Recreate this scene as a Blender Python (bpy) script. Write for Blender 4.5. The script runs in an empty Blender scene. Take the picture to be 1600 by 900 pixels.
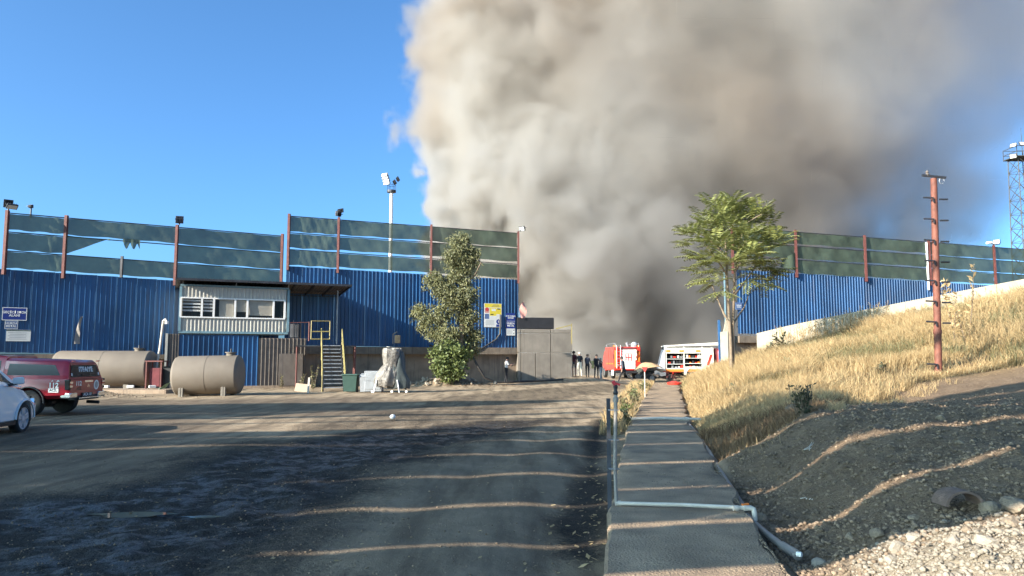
import bpy, bmesh, math, random
import numpy as np
from mathutils import Vector, Matrix
R = math.radians
random.seed(7); np.random.seed(7)
sc = bpy.context.scene
col = sc.collection

# ------------------------------------------------------------------ camera, sky, sun, exposure
FPX = 1155.6; PITCH = math.atan(108 / FPX); CAM = Vector((0, 0, 1.6))
cam = bpy.data.cameras.new('camera'); cam_o = bpy.data.objects.new('camera', cam); col.objects.link(cam_o)
cam.sensor_width = 36; cam.lens = 26; cam.clip_start = .05; cam.clip_end = 4000
cam_o.location = CAM; cam_o.rotation_euler = (math.pi / 2 + PITCH, 0, 0); sc.camera = cam_o
SUN_EL, SUN_AZ = 22, 54            # sun low, behind the camera to the left
world = bpy.data.worlds.new('World'); sc.world = world; world.use_nodes = True
wn = world.node_tree; bg = wn.nodes['Background']
sky = wn.nodes.new('ShaderNodeTexSky'); sky.sky_type = 'NISHITA'; sky.sun_disc = False
sky.sun_elevation = R(SUN_EL); sky.sun_rotation = R(180 + SUN_AZ)
sky.air_density = .6; sky.dust_density = 3.5; sky.ozone_density = 4.0; sky.altitude = 300
tint = wn.nodes.new('ShaderNodeMix'); tint.data_type = 'RGBA'; tint.blend_type = 'MULTIPLY'
tint.inputs[0].default_value = 1; tint.inputs[7].default_value = (.585, .90, .985, 1)
wn.links.new(sky.outputs[0], tint.inputs[6]); wn.links.new(tint.outputs[2], bg.inputs[0]); bg.inputs[1].default_value = .15
sun_l = bpy.data.lights.new('sun', 'SUN'); sun_l.energy = 5; sun_l.angle = R(.25); sun_l.color = (1, .92, .80)
sun_o = bpy.data.objects.new('sun', sun_l); col.objects.link(sun_o); sun_o.rotation_euler = (R(90 - SUN_EL), 0, R(-SUN_AZ))
sc.view_settings.view_transform = 'Standard'; sc.view_settings.look = 'None'
sc.view_settings.exposure = 1.4; sc.view_settings.gamma = 1
sc.cycles.volume_bounces = 9; sc.cycles.max_bounces = 11; sc.cycles.transparent_max_bounces = 16

# ------------------------------------------------------------------ helpers
def ray(px, py):
    a = (px - 800) / FPX; b = (450 - py) / FPX
    return Vector((a, math.cos(PITCH) - b * math.sin(PITCH), math.sin(PITCH) + b * math.cos(PITCH)))
def P(px, py, Y):
    r = ray(px, py); return CAM + r * (Y / r.y)
def G(px, py, z=-.12):
    r = ray(px, py); return CAM + r * ((z - CAM.z) / r.z)

def hash2(ix, iy, s):
    n = (ix.astype(np.int64) * 374761393 + iy.astype(np.int64) * 668265263 + s * 974711) & 0x7fffffff
    n = ((n ^ (n >> 13)) * 1274126177) & 0x7fffffff
    return ((n ^ (n >> 16)) & 0xffff) / 65535.0
def vnoise(x, y, s=0):
    ix = np.floor(x); iy = np.floor(y); fx = x - ix; fy = y - iy
    fx = fx * fx * (3 - 2 * fx); fy = fy * fy * (3 - 2 * fy)
    a = hash2(ix, iy, s); b = hash2(ix + 1, iy, s); c = hash2(ix, iy + 1, s); d = hash2(ix + 1, iy + 1, s)
    return (a + (b - a) * fx) * (1 - fy) + (c + (d - c) * fx) * fy
def fbm(x, y, sc_, oct_=4, s=0):
    v = 0; a = .5; f = sc_
    for i in range(oct_):
        v = v + a * (vnoise(x * f + i * 17.3, y * f - i * 9.1, s + i) - .5); a *= .5; f *= 2.03
    return v * 2
def sstep(a, b, x):
    t = np.clip((x - a) / (b - a), 0, 1); return t * t * (3 - 2 * t)

ROT = set()                                  # things whose parts are built in local coordinates
def offset(o):
    v = Vector((0, 0, 0))
    while o is not None:
        if o.name in ROT: return Vector((0, 0, 0))
        v += o.location; o = o.parent
    return v
def tag(o, label=None, cat=None, group=None, kind=None):
    if label: o['label'] = label
    if cat: o['category'] = cat
    if group: o['group'] = group
    if kind: o['kind'] = kind
    return o
def thing(name, label, cat, loc, group=None, rotz=None):
    o = bpy.data.objects.new(name, None); col.objects.link(o); o.location = loc; o.empty_display_size = .2
    if rotz is not None: o.rotation_euler = (0, 0, rotz); ROT.add(o.name)
    return tag(o, label, cat, group)
def link(name, me, parent=None):
    o = bpy.data.objects.new(name, me); col.objects.link(o)
    if parent is not None: o.parent = parent
    return o
class MB:
    def __init__(s): s.v = []; s.f = []; s.mi = []; s.cur = 0
    def m(s, i): s.cur = i; return s
    def face(s, pts):
        n = len(s.v); s.v += [tuple(p) for p in pts]; s.f.append(tuple(range(n, n + len(pts)))); s.mi.append(s.cur); return s
    def add(s, vs, fs):
        n = len(s.v); s.v += [tuple(p) for p in vs]
        for f in fs: s.f.append(tuple(i + n for i in f)); s.mi.append(s.cur)
        return s
    def box(s, c, d, rot=None, bev=0):
        c = Vector(c); hx, hy, hz = d[0] / 2, d[1] / 2, d[2] / 2
        if bev:
            bm = bmesh.new(); bmesh.ops.create_cube(bm, size=1)
            bmesh.ops.scale(bm, vec=d, verts=bm.verts)
            bmesh.ops.bevel(bm, geom=bm.edges[:], offset=bev, segments=2, affect='EDGES', profile=.6)
            vs = [v.co.copy() for v in bm.verts]; fs = [[v.index for v in f.verts] for f in bm.faces]; bm.free()
        else:
            vs = [Vector((x, y, z)) for z in (-hz, hz) for y in (-hy, hy) for x in (-hx, hx)]
            fs = [(0, 2, 3, 1), (4, 5, 7, 6), (0, 1, 5, 4), (2, 6, 7, 3), (0, 4, 6, 2), (1, 3, 7, 5)]
        if rot is not None: vs = [rot @ v for v in vs]
        return s.add([v + c for v in vs], fs)
    def bar(s, a, b, w, h=None, bev=0):                       # rectangular bar from a to b
        a = Vector(a); b = Vector(b); d = b - a; h = h or w
        rot = d.to_track_quat('X', 'Z').to_matrix()
        return s.box((a + b) / 2, (d.length, w, h), rot, bev)
    def tube(s, pts, r, n=8, caps=True):
        pts = [Vector(p) for p in pts]; rs = r if isinstance(r, (list, tuple)) else [r] * len(pts)
        base = len(s.v); prev = None
        for i, p in enumerate(pts):
            t = (pts[min(i + 1, len(pts) - 1)] - pts[max(i - 1, 0)]).normalized()
            if prev is None:
                u = t.orthogonal().normalized()
            else:
                u = (prev - t * prev.dot(t)).normalized()
            prev = u; w = t.cross(u)
            for k in range(n):
                a = 2 * math.pi * k / n
                s.v.append(tuple(p + (u * math.cos(a) + w * math.sin(a)) * rs[i]))
        for i in range(len(pts) - 1):
            for k in range(n):
                a = base + i * n + k; b = base + i * n + (k + 1) % n
                s.f.append((a, b, b + n, a + n)); s.mi.append(s.cur)
        if caps:
            s.f.append(tuple(base + k for k in reversed(range(n)))); s.mi.append(s.cur)
            e = base + (len(pts) - 1) * n; s.f.append(tuple(e + k for k in range(n))); s.mi.append(s.cur)
        return s
    def lathe(s, c, axis, prof, n=24):                        # prof: list of (distance along axis, radius)
        c = Vector(c); ax = Vector(axis).normalized()
        u = ax.orthogonal().normalized(); w = ax.cross(u)
        return s.loft([[c + ax * d + (u * math.cos(2 * math.pi * k / n) + w * math.sin(2 * math.pi * k / n)) * max(r, .0005) for k in range(n)] for d, r in prof])
    def loft(s, rings, caps=True):
        n = len(rings[0]); base = len(s.v)
        for r in rings: s.v += [tuple(p) for p in r]
        for i in range(len(rings) - 1):
            for k in range(n):
                a = base + i * n + k; b = base + i * n + (k + 1) % n
                s.f.append((a, b, b + n, a + n)); s.mi.append(s.cur)
        if caps:
            s.f.append(tuple(base + k for k in reversed(range(n)))); s.mi.append(s.cur)
            e = base + (len(rings) - 1) * n; s.f.append(tuple(e + k for k in range(n))); s.mi.append(s.cur)
        return s
    def grid(s, nu, nv, fn):
        base = len(s.v)
        for j in range(nv + 1):
            for i in range(nu + 1): s.v.append(tuple(fn(i / nu, j / nv)))
        for j in range(nv):
            for i in range(nu):
                a = base + j * (nu + 1) + i; s.f.append((a, a + 1, a + nu + 2, a + nu + 1)); s.mi.append(s.cur)
        return s
    def mesh(s, name, mats, off=Vector((0, 0, 0)), smooth=None):
        me = bpy.data.meshes.new(name)
        me.from_pydata([(x - off.x, y - off.y, z - off.z) for x, y, z in s.v], [], s.f)
        for m_ in (mats if isinstance(mats, (list, tuple)) else [mats]): me.materials.append(m_)
        if any(s.mi): me.polygons.foreach_set('material_index', s.mi)
        if smooth:
            me.polygons.foreach_set('use_smooth', [True] * len(s.f))
            if smooth < 180: me.set_sharp_from_angle(angle=R(smooth))
        me.update(); return me
    def build(s, name, mats, parent=None, smooth=None):
        return link(name, s.mesh(name, mats, offset(parent) if parent else Vector((0, 0, 0)), smooth), parent)
    def solo(s, name, mats, label, cat, group=None, smooth=None, kind=None, loc=None):     # a thing of one mesh, origin at its base
        if loc is None:
            a = np.array(s.v); loc = Vector(((a[:, 0].min() + a[:, 0].max()) / 2, (a[:, 1].min() + a[:, 1].max()) / 2, a[:, 2].min()))
        o = link(name, s.mesh(name, mats, Vector(loc), smooth)); o.location = loc
        return tag(o, label, cat, group, kind)
def text(body, name, m_, parent, c, xa, ya, size, bold=.02):
    cu = bpy.data.curves.new('lettering', 'FONT'); cu.body = body; cu.size = size; cu.align_x = 'CENTER'; cu.align_y = 'CENTER'
    cu.offset = bold * size; cu.space_line = .95; cu.resolution_u = 3
    t = bpy.data.objects.new('lettering', cu); col.objects.link(t)
    me = bpy.data.meshes.new_from_object(t.evaluated_get(bpy.context.evaluated_depsgraph_get()))
    bpy.data.objects.remove(t); bpy.data.curves.remove(cu)
    xa = Vector(xa).normalized(); ya = Vector(ya).normalized(); za = xa.cross(ya)
    M = Matrix((xa, ya, za)).transposed().to_4x4(); M.translation = Vector(c) - offset(parent)
    me.transform(M); me.materials.clear(); me.materials.append(m_); me.name = name
    return link(name, me, parent)

# ------------------------------------------------------------------ materials
def mat(name, c, rough=.7, metal=0, var=.25, scale=3., bump=0, bscale=40., streak=0, dirt=None, spec=.5, coat=0, island=0, objrand=0, c2=None, trans=0, transl=0):
    m = bpy.data.materials.new(name); m.use_nodes = True; t = m.node_tree; b = t.nodes['Principled BSDF']
    b.inputs['Roughness'].default_value = rough; b.inputs['Metallic'].default_value = metal
    b.inputs['Specular IOR Level'].default_value = spec; b.inputs['Coat Weight'].default_value = coat
    geo = t.nodes.new('ShaderNodeNewGeometry')
    n1 = t.nodes.new('ShaderNodeTexNoise'); n1.inputs['Scale'].default_value = scale; n1.inputs['Detail'].default_value = 6
    t.links.new(geo.outputs['Position'], n1.inputs['Vector'])
    mx = t.nodes.new('ShaderNodeMix'); mx.data_type = 'RGBA'
    lo = [v * (1 - var) for v in c]; hi = [min(1, v * (1 + var)) for v in c] if c2 is None else list(c2)
    mx.inputs[6].default_value = (*lo, 1); mx.inputs[7].default_value = (*hi, 1)
    fac = n1.outputs[0]
    if island:
        mm = t.nodes.new('ShaderNodeMix'); mm.inputs[0].default_value = island
        t.links.new(n1.outputs[0], mm.inputs[2]); t.links.new(geo.outputs['Random Per Island'], mm.inputs[3]); fac = mm.outputs[0]
    else:
        mr = t.nodes.new('ShaderNodeMapRange'); mr.inputs[1].default_value = .3; mr.inputs[2].default_value = .7
        t.links.new(fac, mr.inputs[0]); fac = mr.outputs[0]
    t.links.new(fac, mx.inputs[0]); out = mx.outputs[2]
    if objrand:
        oi = t.nodes.new('ShaderNodeObjectInfo'); mr2 = t.nodes.new('ShaderNodeMapRange'); mr2.inputs[3].default_value = 1 - objrand; mr2.inputs[4].default_value = 1 + objrand; t.links.new(oi.outputs['Random'], mr2.inputs[0])
        hs = t.nodes.new('ShaderNodeHueSaturation'); t.links.new(mr2.outputs[0], hs.inputs['Value']); t.links.new(out, hs.inputs['Color']); out = hs.outputs[0]
    if dirt:
        mp = t.nodes.new('ShaderNodeMapping'); mp.inputs['Scale'].default_value = (6, 6, .35) if streak else (1, 1, 1)
        n2 = t.nodes.new('ShaderNodeTexNoise'); n2.inputs['Scale'].default_value = 1.1; n2.inputs['Detail'].default_value = 8; n2.inputs['Roughness'].default_value = .65
        t.links.new(geo.outputs['Position'], mp.inputs[0]); t.links.new(mp.outputs[0], n2.inputs[0])
        r = t.nodes.new('ShaderNodeMapRange'); r.inputs[1].default_value = .52; r.inputs[2].default_value = .75; r.inputs[4].default_value = dirt[1]
        t.links.new(n2.outputs[0], r.inputs[0]); m2 = t.nodes.new('ShaderNodeMix'); m2.data_type = 'RGBA'
        m2.inputs[7].default_value = (*dirt[0], 1); t.links.new(r.outputs[0], m2.inputs[0]); t.links.new(out, m2.inputs[6]); out = m2.outputs[2]
    t.links.new(out, b.inputs['Base Color'])
    if bump:
        n3 = t.nodes.new('ShaderNodeTexNoise'); n3.inputs['Scale'].default_value = bscale; n3.inputs['Detail'].default_value = 5
        t.links.new(geo.outputs['Position'], n3.inputs[0]); bp = t.nodes.new('ShaderNodeBump'); bp.inputs['Strength'].default_value = bump; bp.inputs['Distance'].default_value = .05
        t.links.new(n3.outputs[0], bp.inputs['Height']); t.links.new(bp.outputs[0], b.inputs['Normal'])
    o = t.nodes['Material Output']; sh = b.outputs[0]
    if transl:
        tr = t.nodes.new('ShaderNodeBsdfTranslucent'); t.links.new(out, tr.inputs[0]); ms = t.nodes.new('ShaderNodeMixShader'); ms.inputs[0].default_value = transl
        t.links.new(sh, ms.inputs[1]); t.links.new(tr.outputs[0], ms.inputs[2]); sh = ms.outputs[0]
    if trans:
        tr = t.nodes.new('ShaderNodeBsdfTransparent'); ms = t.nodes.new('ShaderNodeMixShader'); ms.inputs[0].default_value = trans
        t.links.new(sh, ms.inputs[1]); t.links.new(tr.outputs[0], ms.inputs[2]); sh = ms.outputs[0]
    t.links.new(sh, o.inputs[0]); return m

M = dict(
    blue=mat('blue_sheet', (.024, .085, .195), .36, objrand=.22, var=.22, scale=.6, streak=1, dirt=((.09, .08, .085), .6)),
    brown_sheet=mat('brown_sheet', (.15, .125, .105), .6, var=.2, streak=1, dirt=((.05, .04, .035), .6)),
    white_sheet=mat('white_sheet', (.44, .42, .365), .5, var=.08, streak=1, dirt=((.33, .28, .22), .5)),
    net=mat('green_net', (.085, .112, .076), .9, spec=.12, var=.3, scale=.9, trans=.08, transl=.25, dirt=((.05, .045, .035), .4)),
    rust=mat('maroon_steel', (.12, .034, .027), .7, var=.3, scale=6, dirt=((.10, .05, .03), .6), bump=.2),
    dark_steel=mat('dark_steel', (.05, .05, .055), .5, metal=.5, var=.3),
    grey_steel=mat('grey_steel', (.34, .35, .36), .45, metal=.6, var=.15),
    concrete=mat('concrete', (.185, .165, .138), .9, var=.2, scale=1.5, streak=1, dirt=((.13, .11, .09), .75), bump=.25),
    old_concrete=mat('form_marked_concrete', (.30, .225, .16), .9, var=.25, scale=1.5, streak=1, dirt=((.07, .055, .045), .85), bump=.3),
    pale_concrete=mat('pale_concrete', (.33, .285, .21), .9, var=.15, scale=2, dirt=((.24, .2, .15), .6), bump=.25),
    walk=mat('pavement_concrete', (.32, .225, .142), .88, var=.34, scale=2.4, dirt=((.13, .105, .078), .95), bump=.8, bscale=45),
    tank=mat('tank_paint', (.155, .127, .098), .72, var=.1, scale=1.5, streak=1, dirt=((.16, .12, .09), .55)),
    white=mat('white_paint', (.78, .77, .73), .4, var=.05), white_car=mat('white_car_paint', (.78, .78, .78), .25, var=.02, coat=.8),
    red_car=mat('red_car_paint', (.33, .008, .022), .28, var=.06, coat=.7),
    fire_red=mat('fire_engine_red', (.62, .035, .02), .35, var=.08, coat=.4), orange=mat('orange_marking', (.8, .2, .03), .5, var=.1),
    black=mat('black_plastic', (.018, .018, .02), .5, var=.2), tyre=mat('tyre_rubber', (.022, .021, .02), .85, var=.3, bump=.3),
    glass=mat('dark_glass', (.012, .016, .02), .12, var=.1, spec=.35), chrome=mat('chrome', (.72, .72, .73), .18, metal=1, var=.04),
    alloy=mat('alloy', (.62, .62, .64), .35, metal=.25, var=.05), yellow=mat('yellow_paint', (.30, .245, .085), .5, var=.15, dirt=((.2, .15, .08), .6)),
    sign_blue=mat('sign_blue', (.015, .035, .20), .45, var=.06), sign_blue2=mat('faded_sign_blue', (.10, .15, .28), .5, var=.1),
    sign_yellow=mat('sign_yellow', (.70, .55, .05), .5, var=.05), sign_white=mat('sign_white', (.66, .66, .62), .5, var=.06), sign_red=mat('sign_red', (.55, .06, .05), .5),
    blind=mat('roller_blind', (.50, .46, .38), .8, var=.08), frame=mat('window_frame', (.78, .76, .72), .4, var=.04),
    green_bin=mat('green_plastic', (.03, .07, .055), .5, var=.15), grey_bin=mat('grey_plastic', (.25, .26, .27), .5, var=.15),
    tarp=mat('silver_tarp', (.20, .18, .155), .45, var=.3, scale=6, dirt=((.05, .05, .05), .9), bump=1.0, bscale=9), tarp_dark=mat('dark_tarp', (.05, .06, .058), .5, var=.2),  # the silver tarp's dirt tone paints the shade of its folds
    cardboard=mat('cardboard', (.42, .31, .22), .85, var=.1), tan=mat('tan_sheet', (.40, .26, .14), .55, var=.2, scale=3),
    scorched=mat('scorched_metal', (.05, .04, .035), .8, var=.6, scale=5), stone=mat('stone', (.22, .165, .112), .92, var=.3, scale=9, bump=.5),
    gravel=mat('gravel_stone', (.25, .21, .16), .92, var=.3, scale=5, island=.8, bump=.3, bscale=90),
    bark=mat('bark', (.23, .17, .115), .9, var=.3, scale=8, bump=.4), bark_pale=mat('pale_bark', (.20, .15, .10), .85, var=.25, scale=8, bump=.3),
    leaf_grey=mat('grey_green_leaf', (.12, .13, .05), .55, c2=(.31, .30, .14), var=.45, island=.7, transl=.25, scale=.5),
    leaf_bush=mat('bush_leaf', (.085, .12, .035), .55, c2=(.22, .26, .085), var=.4, island=.7, transl=.25, scale=.6),
    leaf_tree=mat('tree_leaflet', (.14, .17, .04), .5, c2=(.36, .37, .12), var=.45, island=.7, transl=.3, scale=.5),
    leaf_dark=mat('dark_weed_leaf', (.035, .045, .02), .6, c2=(.09, .095, .045), var=.4, island=.7, transl=.15),
    weed=mat('weed_leaf', (.09, .095, .035), .6, c2=(.26, .235, .11), var=.4, island=.7, transl=.25, scale=.8),
    straw=mat('dry_grass', (.33, .215, .088), .75, c2=(.70, .515, .27), var=.35, island=.55, transl=.3, scale=.22),
    russet=mat('russet_grass', (.15, .085, .045), .8, c2=(.34, .215, .11), var=.35, island=.7, transl=.25, scale=.5),
    clod=mat('soil_clod', (.14, .098, .064), .95, c2=(.30, .215, .142), island=.9, scale=5, bump=.2, bscale=90),
    rust_pole=mat('red_oxide_steel', (.165, .055, .034), .7, var=.3, scale=6, dirt=((.10, .05, .03), .6), bump=.2),
    ledge=mat('stained_ledge', (.21, .165, .12), .9, var=.25, scale=2, streak=1, dirt=((.06, .05, .04), .8), bump=.2),
    pale_blue=mat('pale_blue_frame', (.16, .26, .30), .5, var=.12),
    truck_white=mat('truck_white', (.56, .54, .48), .45, var=.12, dirt=((.3, .26, .2), .6)), tower_grey=mat('tower_grey', (.06, .06, .06), .8, var=.2),
    hose=mat('hose_rubber', (.035, .032, .03), .6, var=.2), pipe_grey=mat('grey_pipe', (.25, .225, .20), .5, var=.15, dirt=((.2, .17, .13), .6)),
    pipe_white=mat('white_pipe', (.56, .50, .42), .5, var=.1, dirt=((.3, .26, .2), .6)), valve_red=mat('valve_red', (.5, .03, .04), .4, var=.1),
    skin=mat('skin', (.36, .21, .15), .6, var=.08), hair=mat('hair', (.02, .016, .013), .7, var=.2), black_cloth=mat('black_cloth', (.02, .021, .025), .9, var=.25),
    white_cloth=mat('white_cloth', (.72, .71, .68), .9, var=.06), cream_cloth=mat('cream_cloth', (.62, .57, .46), .9, var=.08), navy_cloth=mat('navy_cloth', (.05, .055, .075), .9, var=.2),
    maroon_cloth=mat('maroon_cloth', (.13, .03, .035), .9, var=.2), hivis=mat('hi_vis_print', (.62, .58, .25), .8, var=.1), pink=mat('pinkish_cloth', (.6, .30, .25), .8, var=.15),
    fabric_grey=mat('charred', (.012, .012, .012), .9, var=.3),
)
gl = mat('clear_glass', (.02, .025, .03), .05, var=.05, trans=.86, spec=.8); M['clear'] = gl
water = mat('muddy_water', (.10, .075, .05), .03, var=.1, spec=.6)
lamp_face = mat('lamp_lens', (.55, .55, .52), .15, var=.05, spec=.8)

# ------------------------------------------------------------------ terrain
LY = [5.6, 6.76, 8.55, 13.28, 18.43, 28, 44.6]; LX = [.69, .87, 1.14, 1.92, 2.91, 4.87, 8.45]
RX_ = [2.04, 2.22, 2.55, 3.42, 4.36, 6.4, 10.0]
def xl(y): y = np.asarray(y, float); return np.interp(y, LY, LX) + np.minimum(y - 5.6, 0) * .155 + np.maximum(y - 44.6, 0) * .21
def xr(y): y = np.asarray(y, float); return np.interp(y, LY, RX_) + np.minimum(y - 5.6, 0) * .155 + np.maximum(y - 44.6, 0) * .21
CP = [(3.27, 7.76, -.08), (3.51, 7.6, .15), (3.63, 7.48, .31), (4.04, 7.43, .46), (4.41, 7.40, .57), (4.67, 7.36, .68), (5.13, 7.53, .62),
      (3.51, 9.62, .0), (3.77, 9.44, .27), (4.01, 9.23, .55), (4.48, 9.21, .68), (5.05, 9.24, .77), (5.83, 9.35, .83),
      (3.35, 11.67, .04), (3.92, 11.5, .36), (4.48, 11.27, .74), (5.16, 11.37, .78), (5.91, 11.5, .80),
      (2.4, 6.05, -.08), (2.72, 6.0, .06), (3.0, 5.9, .2), (3.4, 5.9, .3), (3.7, 5.95, .34), (4.05, 6.0, .38), (2.7, 4.9, .22), (3.3, 4.8, .36), (4.6, 5.0, .50), (3.0, 4.0, .2), (3.4, 3, .3), (6, 3, .8),
      (5.6, 6.0, .56), (6.5, 7.4, .74), (8.5, 8, .86), (7.2, 9.6, .86), (8, 11.5, .82), (9, 14, .66), (6, 13, .72), (12, 10, 1.1), (8, 17, .42), (10.5, 20.2, .33), (5.2, 14.5, .5),
      (6.3, 18, .34), (5.4, 20, .12), (7, 24, .3), (13.3, 23, 1.05), (11, 28, 1.15), (12.6, 42, .80), (12.6, 47, .6), (12, 36, 1.35), (16, 33, 2.25), (20, 30, 3.1),
      (14.6, 44, 1.7), (17, 41.7, 2.2), (20, 38.8, 3.2), (24, 35, 4.5), (28, 31, 5.2), (15, 27, 1.75), (18, 25, 2.1), (24, 26, 3.1), (30, 26, 4.2), (16, 18, 1.1), (22, 16, 1.6),
      (22, 44, 3.0), (30, 42, 4.0), (42, 52, 4.0), (50, 40, 5.0), (22, 54, 1), (14, 52, 0), (60, 60, 3), (60, 20, 3), (40, 10, 2), (20, 5, 1.3), (12, 4, 1.1), (14, 13, .95)]
for y in (3, 5, 6.5, 8, 10, 12, 14, 17, 20, 24, 28, 33, 38, 43, 47): CP.append((float(xr(y)) + .12, y, -.14)); CP.append((float(xr(y)) + .36, y, -.20 if 6 < y < 10 else -.08))
for y in (27, 31, 35, 39, 43, 47): CP.append((float(xr(y)) + 1.3, y, .10))
CP = np.array(CP)
def _k(d): return np.sqrt(d * d + .04)
_A = _k(np.linalg.norm(CP[:, None, :2] - CP[None, :, :2], axis=2)); _w = np.linalg.solve(_A - np.eye(len(CP)) * .01, CP[:, 2])
POLY_MUD = [(-80, 960), (-80, 785), (120, 772), (240, 745), (320, 715), (400, 697), (480, 686), (560, 676), (680, 664), (860, 655), (830, 668), (740, 690), (640, 722), (560, 755), (480, 815), (400, 880), (350, 960)]
POLY_TRACK = [(480, 655), (600, 648), (680, 640), (650, 630), (700, 620), (820, 608), (940, 600), (985, 600), (990, 606), (900, 624), (800, 648), (760, 662), (600, 672), (470, 672)]
POLY_ASPH_SHADE = [(-200, 660), (-200, 626), (380, 624), (560, 620), (660, 628), (700, 640), (640, 650), (480, 652), (330, 650), (330, 700), (250, 745), (-200, 800)]  # asphalt, with the yard's dark shadow band painted in
POLY_WET = [(850, 800), (880, 785), (900, 740), (905, 690), (925, 655), (950, 655), (948, 720), (950, 870), (900, 868), (858, 850), (870, 825)]
def world_poly(pp): return np.array([[*G(x, y)[:2]] for x, y in pp])
def pdist(poly, x, y):                      # signed distance, inside positive
    d = np.full(x.shape, 1e9); ins = np.zeros(x.shape, bool); n = len(poly)
    for i in range(n):
        a = poly[i]; b = poly[(i + 1) % n]; e = b - a; px = x - a[0]; py = y - a[1]
        t = np.clip((px * e[0] + py * e[1]) / (e @ e), 0, 1); d = np.minimum(d, np.hypot(px - e[0] * t, py - e[1] * t))
        c = ((a[1] > y) != (b[1] > y)) & (x < (b[0] - a[0]) * (y - a[1]) / (b[1] - a[1] + 1e-12) + a[0]); ins ^= c
    return np.where(ins, d, -d)
W_MUD, W_TRACK, W_ASPH_SHADE, W_WET = map(world_poly, (POLY_MUD, POLY_TRACK, POLY_ASPH_SHADE, POLY_WET))
def grass_line(x): return np.interp(x, [3, 3.8, 4.2, 4.8, 5.5, 6.5, 8.5, 10.5, 12.5, 16, 22, 30], [12.0, 11.8, 11.6, 12.0, 13.4, 15.8, 18.6, 20.6, 22.2, 22.0, 19, 17])
def height(x, y, fine=True):
    x = np.asarray(x, float); y = np.asarray(y, float); shp = x.shape; x = x.ravel(); y = y.ravel()
    rb = np.zeros(x.shape)
    near = (x > -2) & (x < 130) & (y > -30) & (y < 120)
    xi, yi = x[near], y[near]; acc = np.zeros(xi.shape)
    for (cx, cy, cz), w in zip(CP, _w): acc += w * _k(np.hypot(xi - cx, yi - cy))
    rb[near] = np.clip(acc, -.6, 5.5)
    u = x - xr(y)
    fade = sstep(110, 70, x) * sstep(70, 56, y) * sstep(-12, 2, y)
    road = -.12 - .10 * np.exp(-((x - xl(y) + .45) / .5) ** 2) * sstep(3, 6, y) * sstep(24, 15, y)
    road -= .22 * sstep(48, 60, y) * sstep(3, 8, x) + .0
    road += .38 * np.exp(-(((x - 4.2) / 3.2) ** 2 + ((y - 53) / 2.6) ** 2))
    road += .34 * np.exp(-(((x + 20.5) / 3.2) ** 4 + ((y - 32.6) / .9) ** 2))
    road += .50 * np.exp(-(((x + 3.9) / 2.2) ** 2 + ((y - 45.2) / 1.0) ** 2))
    mud = sstep(-.3, .6, pdist(W_MUD, x, y))
    if fine:
        nearw = sstep(60, 25, np.hypot(x, y))
        road += nearw * (.05 * fbm(x, y, .35, 3, 5) + mud * (.10 * np.abs(fbm(x * .8 + y * .35, y * .8 - x * .35, 1.6, 4, 9)) - .05 + .03 * fbm(x, y, 7, 3, 2)))
        road += nearw * .02 * fbm(x * .5, y * 2.2, 1.0, 3, 11)
        rut = (x - .25 * y + 3.4); road -= nearw * .035 * np.exp(-(rut / .35) ** 2) * (1 - mud)
    w = sstep(-.02, .10, u) * fade
    z = road * (1 - w) + rb * w
    if fine:
        soil = w * sstep(.1, .5, u)
        z += soil * sstep(60, 20, np.hypot(x, y)) * (.07 * fbm(x, y, .9, 4, 3) + .075 * fbm(x, y, 4.0, 4, 4) + .07 * np.abs(fbm(x, y, 9, 3, 6)))
    under = (u < .02) & (x > xl(y) - .02) & (y < 47.2)
    z = np.where(under, np.minimum(z, -.14), z)
    return z.reshape(shp)
def hz(x, y): return float(height(np.array([x]), np.array([y]))[0])

def axis(segs):
    out = [segs[0][0]]
    for a, b, st0, st1 in segs:
        n = max(1, int(round((b - a) / ((st0 + st1) / 2)))); t = np.linspace(0, 1, n + 1)[1:]
        r = st1 / st0
        tt = t if abs(r - 1) < 1e-3 else (r ** t - 1) / (r - 1)
        out += list(a + (b - a) * tt)
    return np.array(out)
gx = axis([(-900, -60, 200, 4), (-60, -10, 3, .25), (-10, -4.5, .22, .085), (-4.5, 2.0, .075, .07), (2.0, 6.5, .045, .045), (6.5, 14, .06, .25), (14, 60, .4, 3), (60, 900, 4, 200)])
gy = axis([(-400, -6, 100, 3), (-6, 3.5, 1.5, .15), (3.5, 12.5, .05, .06), (12.5, 26, .08, .25), (26, 60, .3, .6), (60, 130, 1.5, 6), (130, 1500, 10, 250)])
X, Y = np.meshgrid(gx, gy); Z = height(X, Y)
nx, ny = len(gx), len(gy)
me = bpy.data.meshes.new('ground'); me.vertices.add(nx * ny)
me.vertices.foreach_set('co', np.stack([X, Y, Z], -1).ravel())
ii = np.arange(nx * ny).reshape(ny, nx); q = np.stack([ii[:-1, :-1], ii[:-1, 1:], ii[1:, 1:], ii[1:, :-1]], -1).reshape(-1, 4)
me.loops.add(q.size); me.loops.foreach_set('vertex_index', q.ravel()); me.polygons.add(len(q)); me.polygons.foreach_set('loop_start', np.arange(0, q.size, 4))
me.polygons.foreach_set('use_smooth', np.ones(len(q), bool)); me.update(calc_edges=True)
xf, yf = X.ravel(), Y.ravel(); u_ = xf - xr(yf); e_ = .55 * fbm(xf, yf, .7, 4, 21)
zn = np.zeros((nx * ny, 4)); zn[:, 3] = 1
wet = sstep(-.25, .35, pdist(W_WET, xf, yf) + e_ * .5)
mud = np.maximum(sstep(-1.3, 1.0, pdist(W_MUD, xf, yf) + e_ * 1.5), .55 * sstep(-.6, .6, pdist(W_TRACK, xf, yf) + e_ * 2))
zn[:, 0] = np.maximum(mud, wet)
zn[:, 1] = sstep(.0, .25, u_)
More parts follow.
